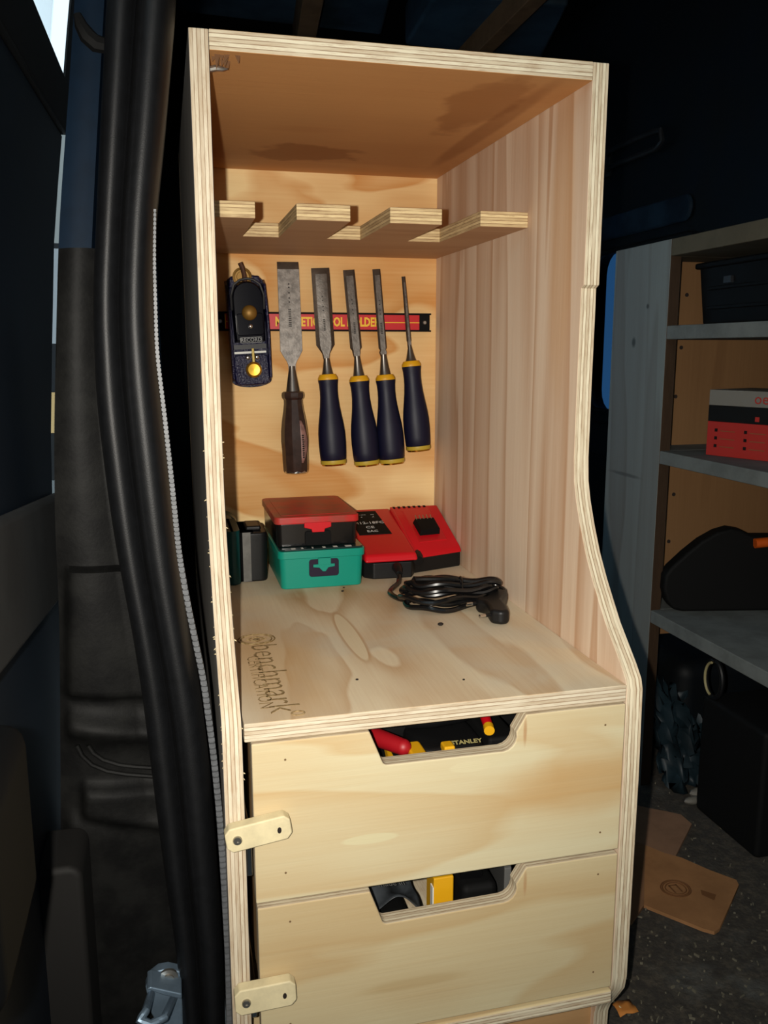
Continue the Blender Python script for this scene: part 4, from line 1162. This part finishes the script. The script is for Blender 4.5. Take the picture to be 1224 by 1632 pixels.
k3 = lying('utility_knife', 'yellow and black utility knife end beside the pliers in the upper drawer', 'knife', (0.157, -0.615, DZ1))
MB().hexa([(0.140, -0.628, -0.078), (0.168, -0.628, -0.076), (0.172, -0.560, -0.076), (0.150, -0.560, -0.078)], [(0.142, -0.626, -0.0705), (0.166, -0.626, -0.0685), (0.170, -0.562, -0.0685), (0.152, -0.562, -0.0705)]).build('body', M_yellow, k3, bevel=0.002)
MB().box(0.150, 0.166, -0.612, -0.565, -0.0688, -0.0668).build('slider', M_black, k3, bevel=0.002)
MB().box(0.142, 0.170, -0.626, -0.560, DZ1, -0.0785).build('sheath', M_black, k3, bevel=0.003)
k4 = lying('screwdriver', 'red and yellow handled screwdriver at the end of the upper drawer hand slot', 'screwdriver', (0.257, -0.58, DZ1))
MB().tube([(0.250, -0.606, -0.052), (0.251, -0.602, -0.0515), (0.252, -0.598, -0.051)], 0.0055, 12).build('collar', M_yellow, k4)
MB().tube([(0.252, -0.598, -0.051), (0.2555, -0.578, -0.048), (0.262, -0.545, -0.044), (0.270, -0.505, -0.040)], 0.0075, 12, rs=[0.005, 0.0055, 0.0065, 0.006]).build('handle', M_red, k4)
MB().box(0.248, 0.28, -0.61, -0.49, DZ1, -0.0585).build('stand', M_black, k4, bevel=0.004)
k5 = lying('tool_roll', 'black rolled tool pouch filling the upper drawer behind the tape measure', 'pouch', (0.2, -0.40, DZ1))
MB().tube([(0.05, -0.47, DZ1 + 0.040), (0.15, -0.475, DZ1 + 0.042), (0.25, -0.47, DZ1 + 0.042), (0.34, -0.47, DZ1 + 0.040)], 0.038, 18, rs=[0.036, 0.040, 0.040, 0.036]).build('roll', M_black, k5)
MB().tube([(0.2 + 0.0, -0.4725 + 0.0412 * math.cos(a_), DZ1 + 0.042 + 0.0412 * math.sin(a_)) for a_ in [2 * PI * q_ / 24 for q_ in range(24)]], 0.0022, 6, True).build('strap', M_rubber, k5)
# lower drawer
DZ2 = -0.293
k6 = lying('plastic_bag', 'cloudy plastic bag with faint white print in the lower drawer', 'bag', (0.145, -0.56, DZ2))
rows = []
for j in range(36):
    rows.append([(0.085 + 0.098 * k / 35, -0.600 + 0.15 * j / 35, -0.222 - 0.02 * (k / 35) + 0.006 * math.sin(k * 0.30 + j * 0.22) + 0.004 * math.cos(j * 0.5 - k * 0.24)) for k in range(36)])
bg = plain('cloudy_film', (62, 66, 70), 0.3, 0, 0.5, 0.6, 26, 0.4, 40)
MB().grid(rows).build('film', bg, k6, solid=0.0006, smooth=80)
MB().box(0.092, 0.172, -0.595, -0.46, DZ2, -0.250).build('contents', M_black, k6, bevel=0.01, seg=3)
text('bag_print', 'made in', 0.010, M_graypl, k6, (0.152, -0.588, -0.2185), (math.radians(12), math.radians(12), math.radians(12)), 0.0001)
k7 = lying('spirit_level', 'yellow rectangular bar standing in the lower drawer hand slot', 'level', (0.199, -0.58, DZ2))
MB().box(0.1890, 0.2105, -0.618, -0.592, DZ2, -0.2000).build('body', M_yellow, k7, bevel=0.0016)
MB().box(0.1878, 0.1890, -0.618, -0.610, DZ2, -0.2100).build('face_strip', M_white, k7)
k8 = lying('staple_gun', 'black rounded hand tool in the lower drawer beside the yellow bar', 'tool', (0.24, -0.57, DZ2))
MB().tube([(0.236, -0.600, -0.215), (0.240, -0.575, -0.206), (0.246, -0.540, -0.201), (0.250, -0.49, -0.205)], 0.015, 16, rs=[0.012, 0.016, 0.017, 0.014]).build('handle', M_gloss, k8, smooth=60)
MB().box(0.222, 0.262, -0.612, -0.47, DZ2, -0.2200).build('body', M_black, k8, bevel=0.008, seg=3)
k9 = lying('grey_offcut', 'grey plastic strip leaning in the far corner of the lower drawer slot', 'offcut', (0.28, -0.58, DZ2))
MB().hexa([(0.268, -0.612, DZ2), (0.276, -0.612, DZ2), (0.300, -0.50, DZ2), (0.292, -0.50, DZ2)], [(0.268, -0.612, -0.205), (0.276, -0.612, -0.205), (0.300, -0.50, -0.190), (0.292, -0.50, -0.190)]).build('strip', M_graypl, k9, bevel=0.001)
MB().box(0.262, 0.300, -0.49, -0.46, DZ2, -0.21).build('end_block', M_graypl, k9, bevel=0.002)

# ------------------------------------------------------------------ shelving along the right side
sv = thing('shelving_unit', 'dim grey painted wooden shelving unit with open shelves along the van side', 'shelving', (0.95, -0.2, FLOOR))
XS = 0.750
SOFF = (0.95, -0.2, FLOOR)
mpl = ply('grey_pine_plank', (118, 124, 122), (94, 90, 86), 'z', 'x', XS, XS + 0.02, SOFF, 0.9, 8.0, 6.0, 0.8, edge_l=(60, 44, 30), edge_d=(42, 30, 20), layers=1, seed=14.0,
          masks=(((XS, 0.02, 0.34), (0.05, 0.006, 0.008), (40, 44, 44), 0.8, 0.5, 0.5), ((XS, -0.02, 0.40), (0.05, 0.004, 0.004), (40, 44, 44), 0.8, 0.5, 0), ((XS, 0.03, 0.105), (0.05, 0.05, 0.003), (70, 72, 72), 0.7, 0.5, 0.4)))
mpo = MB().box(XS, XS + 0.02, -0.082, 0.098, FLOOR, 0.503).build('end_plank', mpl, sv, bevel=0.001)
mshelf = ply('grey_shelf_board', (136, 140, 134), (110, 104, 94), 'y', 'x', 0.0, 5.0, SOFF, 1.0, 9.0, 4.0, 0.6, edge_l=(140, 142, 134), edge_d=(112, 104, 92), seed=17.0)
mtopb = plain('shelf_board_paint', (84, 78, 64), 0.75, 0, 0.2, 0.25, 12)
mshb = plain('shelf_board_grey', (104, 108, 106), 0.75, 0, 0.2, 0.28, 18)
for k, (z0, z1, nm, mm) in enumerate(((0.476, 0.503, 'shelf_board', mtopb), (0.344, 0.366, 'shelf_board', mshb), (0.138, 0.160, 'shelf_board', mshb), (-0.141, -0.1185, 'shelf_board', mshb))):
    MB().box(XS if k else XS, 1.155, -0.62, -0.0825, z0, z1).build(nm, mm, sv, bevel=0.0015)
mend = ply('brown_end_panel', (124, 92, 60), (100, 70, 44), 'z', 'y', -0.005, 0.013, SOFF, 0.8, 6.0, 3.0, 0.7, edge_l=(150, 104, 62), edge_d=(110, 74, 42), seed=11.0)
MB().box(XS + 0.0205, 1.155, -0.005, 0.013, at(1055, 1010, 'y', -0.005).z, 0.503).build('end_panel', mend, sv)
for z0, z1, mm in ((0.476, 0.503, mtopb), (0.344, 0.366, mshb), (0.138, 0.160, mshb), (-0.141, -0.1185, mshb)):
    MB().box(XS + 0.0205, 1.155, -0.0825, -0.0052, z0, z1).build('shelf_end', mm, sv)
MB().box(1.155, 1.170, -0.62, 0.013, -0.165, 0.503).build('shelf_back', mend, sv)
for (px, py) in ((1096, 402), (1095, 470), (1086, 554), (1077, 632), (1067, 710), (1074, 788), (1066, 863)):
    p = at(px, py, 'y', -0.006)
    MB().lathe([(0.0034, -0.0062), (0.0034, -0.0045)], 10, (p.x, 0, p.z), 'y').build('screw', M_hole, sv)
# front posts nearer the camera stand outside the frame
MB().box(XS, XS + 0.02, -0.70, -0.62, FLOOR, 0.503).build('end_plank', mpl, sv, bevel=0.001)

ck = thing('storage_crate', 'black plastic crate with a lipped rim on the top grey shelf', 'crate', (0.88, -0.20, 0.366))
MB().hexa([(0.798, -0.40, 0.3665), (0.96, -0.40, 0.3665), (0.96, -0.108, 0.3665), (0.798, -0.108, 0.3665)], [(0.790, -0.41, 0.458), (0.97, -0.41, 0.458), (0.97, -0.102, 0.458), (0.790, -0.102, 0.458)]).build('body', M_crate, ck, bevel=0.004)
MB().box(0.785, 0.975, -0.415, -0.0965, 0.454, 0.4635).build('rim', M_crate, ck, bevel=0.003)
for z in (0.39, 0.42):
    MB().box(0.7885, 0.796, -0.38, -0.13, z, z + 0.005).build('rib', M_crate, ck, bevel=0.001)
MB().box(0.787, 0.795, -0.19, -0.172, 0.428, 0.438).build('tag', M_dgray, ck)

# electrode box
bx0 = at(1124.5, 724, 'z', 0.161)
yawb = math.radians(-70)
eb = thing('electrode_box', 'orange, black and white cardboard electrode box on the middle shelf', 'box', (bx0.x, bx0.y, 0.1605), (0, 0, yawb))
Lb, Db, Hb = 0.30, 0.11, 0.1045
MB().box(0, Lb, 0, Db, 0, 0.0545).build('lower_carton', M_redor, eb, local=True, bevel=0.0008)
MB().box(0, Lb, 0, Db, 0.0545, 0.080).build('middle_band', M_black, eb, local=True, bevel=0.0006)
MB().box(0, Lb, 0, Db, 0.080, Hb).build('upper_band', M_cardw, eb, local=True, bevel=0.0008)
text('logo_lettering', 'oe', 0.024, M_redor, eb, (0.0790, -0.0004, 0.0925), (PI / 2, 0, 0), 0.0001, 1.0, 0.0, local=True, align='LEFT')
MB().box(0.083, 0.090, -0.0006, 0.0, 0.0585, 0.0655).build('emblem', M_redor, eb, local=True)
for i in range(3):
    for j in range(2):
        x = 0.014 + 0.052 * j
        z = 0.0135 + 0.0125 * i
        MB().box(x, x + 0.005, -0.0005, 0.0, z, z + 0.005).build('tick_box', M_black, eb, local=True)
        MB().box(x + 0.010, x + 0.036, -0.0004, 0.0, z + 0.001, z + 0.0022).build('text_line', M_cardink, eb, local=True)

# black tool bag with orange handle on the lowest shelf
tb_ = thing('tool_case', 'black sloping power tool case with an orange handle on the lowest shelf', 'case', (0.90, -0.20, -0.1185))
zb = -0.1180
sil = [(1063, 958), (1058, 940), (1060, 918), (1070, 905), (1095, 882), (1120, 862), (1145, 848), (1165, 842), (1182, 845), (1200, 854), (1260, 854)]
o3 = Vector((0.789, -0.107, zb))
dx_ = Vector((math.cos(math.radians(-12)), math.sin(math.radians(-12)), 0))
nrm_ = Vector((-dx_.y, dx_.x, 0))
pts = []
for px, py in sil:
    d = FWD + RIGHT * ((px - 612) / FPX) + DOWN * ((py - 816) / FPX)
    tt = (o3 - Vector(CAM_LOC)).dot(nrm_) / d.dot(nrm_)
    p = Vector(CAM_LOC) + d * tt
    pts.append(((p - o3).dot(dx_), p.z))
umax = pts[-1][0]
pts += [(umax, zb)]
pts = [(pts[0][0] + 0.030, zb), (pts[0][0] + 0.012, zb + 0.004)] + pts
vs = []
for dd in (0.0, 0.032):
    for u, z_ in pts:
        q_ = o3 + dx_ * u + nrm_ * dd
        vs.append((q_.x, q_.y, max(z_, zb)))
n = len(pts)
MB().add(vs, [tuple(range(n)), tuple(range(2 * n - 1, n - 1, -1))] + [(i, n + i, n + (i + 1) % n, (i + 1) % n) for i in range(n)]).build('shell', M_black, tb_, bevel=0.006, seg=3)
hp_ = []
for px, py in ((1203, 866), (1224, 864), (1250, 863)):
    d = FWD + RIGHT * ((px - 612) / FPX) + DOWN * ((py - 816) / FPX)
    o4 = o3 - nrm_ * 0.006
    tt = (o4 - Vector(CAM_LOC)).dot(nrm_) / d.dot(nrm_)
    hp_.append(Vector(CAM_LOC) + d * tt)
MB().tube(hp_, 0.0085, 12).build('handle', M_orange, tb_)

# items in the dark below the shelves
wb = struct(MB().box(0.84, 1.2, -0.05, 0.62, FLOOR, -0.24).build('trim_9', M_inner, bevel=0.03, seg=4))
fm = thing('plastic_sheet', 'crumpled bluish plastic sheet in the dark behind the shelving foot', 'sheet', (0.95, 0.02, FLOOR))
rows = []
for j in range(22):
    row = []
    for k in range(22):
        x = 0.775 + 0.13 * k / 21
        y = -0.035 - 0.09 * (1 - j / 21) + 0.012 * math.sin(k * 0.9)
        z = FLOOR + 0.012 + 0.20 * (j / 21) ** 1.2 * (1 - 0.55 * k / 21) + 0.010 * math.sin(k * 1.7 + j * 0.8) + 0.010 * math.cos(j * 1.9 - k * 0.7)
        row.append((x, y + 0.012 * math.sin(k * 1.1 + j * 1.3), max(z, FLOOR + 0.002)))
    rows.append(row)
MB().grid(rows).build('film', M_sheet, fm, smooth=75, solid=0.0006)
for (x, y, z, r_) in ((0.825, -0.155, FLOOR + 0.016, 0.018), (0.800, -0.170, FLOOR + 0.012, 0.014)):
    MB().ball((x, y, z), r_, 10, 6, (1.3, 0.6, 0.5)).build('torn_scrap', M_cardw, fm)
rgc = at(1137, 1075, 'x', 0.80)
cc = at(1138, 1082, 'x', 0.805)
rgt = thing('cable_reel', 'dark ring with a pale rim standing under the lowest shelf', 'reel', (0.86, cc.y, FLOOR))
MB().tube([(0.805, cc.y + 0.022 * math.cos(a_), cc.z + 0.032 * math.sin(a_)) for a_ in [2 * PI * q_ / 28 for q_ in range(28)]], 0.0045, 10, True).build('ring', M_rubber, rgt)
MB().tube([(0.801, cc.y + 0.019 * math.cos(a_), cc.z + 0.028 * math.sin(a_)) for a_ in [PI * 0.0 + PI * 0.9 * (q_ - 6) / 12 for q_ in range(13)]], 0.0022, 8).build('rim', plain('pale_rim', (150, 140, 100), 0.5), rgt)
MB().box(0.800, 0.99, cc.y - 0.14, cc.y + 0.022, FLOOR, cc.z - 0.034).build('stand', M_black, rgt, bevel=0.008)

# flattened cardboard box on the floor
fb = thing('flattened_box', 'torn flattened brown cardboard box with a round print on the van floor', 'cardboard', (0.58, -0.38, FLOOR))
def fp(px, py):
    p = at(px, py, 'z', FLOOR)
    return (p.x, p.y)
low = [fp(*p) for p in ((1026, 1448), (1120, 1486), (1138, 1491), (1146, 1486), (1160, 1455), (1177, 1416), (1173, 1408), (1130, 1392), (1085, 1372), (1056, 1364), (1028, 1352))]
MB().prism(low, 'z', FLOOR + 0.001, FLOOR + 0.006).build('flap', M_card, fb)
mid_ = [fp(1026, 1448), fp(1028, 1352), (fp(1012, 1348)[0] - 0.10, fp(1012, 1348)[1] + 0.03), (fp(1006, 1475)[0] - 0.09, fp(1006, 1475)[1] + 0.05), fp(1006, 1476)]
MB().prism(mid_, 'z', FLOOR + 0.001, FLOOR + 0.0055).build('panel', plain('shaded_side_card', (132, 98, 72), 0.85, 0, 0.1, 0.2, 14), fb)  # shade beside the cabinet is put into this panel's colour
upp = [(fp(1014, 1344)[0] - 0.1, fp(1014, 1344)[1] + 0.03)] + [fp(*p) for p in ((1014, 1347), (1030, 1353), (1056, 1366), (1076, 1370), (1102, 1318), (1085, 1303), (1062, 1298), (1030, 1292), (1014, 1288))] + [(fp(1014, 1288)[0] - 0.1, fp(1014, 1288)[1] + 0.03)]
MB().prism(upp, 'z', FLOOR + 0.001, FLOOR + 0.0058).build('flap', plain('paler_card', (136, 104, 82), 0.85, 0, 0.1, 0.2, 14), fb)
ec = at(1077, 1416, 'z', FLOOR + 0.0064)
pr_ = MB()
for rr in (0.0215, 0.0190, 0.0150):
    pr_.tube([(ec.x + rr * math.cos(a_), ec.y + rr * 0.92 * math.sin(a_), FLOOR + 0.0061) for a_ in [2 * PI * q_ / 30 for q_ in range(30)]], 0.0011, 5, True)
pr_.box(ec.x - 0.007, ec.x - 0.0045, ec.y - 0.009, ec.y + 0.009, FLOOR + 0.006, FLOOR + 0.0064)
pr_.box(ec.x - 0.007, ec.x + 0.006, ec.y + 0.007, ec.y + 0.009, FLOOR + 0.006, FLOOR + 0.0064)
pr_.box(ec.x + 0.004, ec.x + 0.0065, ec.y - 0.009, ec.y + 0.009, FLOOR + 0.006, FLOOR + 0.0064)
pr_.build('round_print', M_cardink, fb)
bp_ = [fp(1116, 1424), fp(1118, 1432), fp(1138, 1441), fp(1141, 1432)]
MB().prism(bp_, 'z', FLOOR + 0.006, FLOOR + 0.0062).build('box_print', M_cardink, fb)

# debris on the floor
mb = MB()
for k in range(210):
    px, py = 985 + 240 * R.random(), 1200 + 440 * R.random() ** 0.8
    p = at(px, py, 'z', FLOOR)
    if p.x < 0.41:
        continue
    l_, w_ = 0.0008 + 0.0034 * R.random() ** 3, 0.0004 + 0.0006 * R.random()
    a_ = R.random() * PI
    ca, sa = math.cos(a_), math.sin(a_)
    q4 = [(p.x + u * ca - v_ * sa, p.y + u * sa + v_ * ca) for u, v_ in ((-l_, -w_), (l_, -w_), (l_, w_), (-l_, w_))]
    h_ = FLOOR + 0.0012 + 0.002 * R.random()
    mb.add([(x, y, FLOOR) for x, y in q4] + [(x, y, h_) for x, y in q4], [(3, 2, 1, 0), (4, 5, 6, 7), (0, 1, 5, 4), (1, 2, 6, 5), (2, 3, 7, 6), (3, 0, 4, 7)])
o = mb.build('sawdust', plain('pale_shavings', (104, 98, 82), 0.8), smooth=0)
tag(o, 'pale sawdust and shavings scattered over the dark van floor', 'sawdust', kind='stuff')
p = at(996, 1612, 'z', FLOOR)
lf = thing('dry_leaf', 'small dry orange leaf with a straw stem on the floor by the cabinet foot', 'leaf', (p.x, p.y, FLOOR))
MB().grid([[(p.x - 0.012 + 0.008 * k, p.y - 0.010 + 0.007 * j, FLOOR + 0.003 + 0.004 * abs(math.sin(k * 1.3 + j))) for k in range(4)] for j in range(4)]).build('blade', plain('dry_leaf_brown', (190, 120, 50), 0.8), lf, solid=0.0006)
s0, s1 = at(977, 1596, 'z', FLOOR + 0.004), at(998, 1614, 'z', FLOOR + 0.003)
MB().tube([s0, s0.lerp(s1, 0.5), s1], 0.0012, 6).build('stem', plain('straw', (210, 196, 150), 0.7), lf)
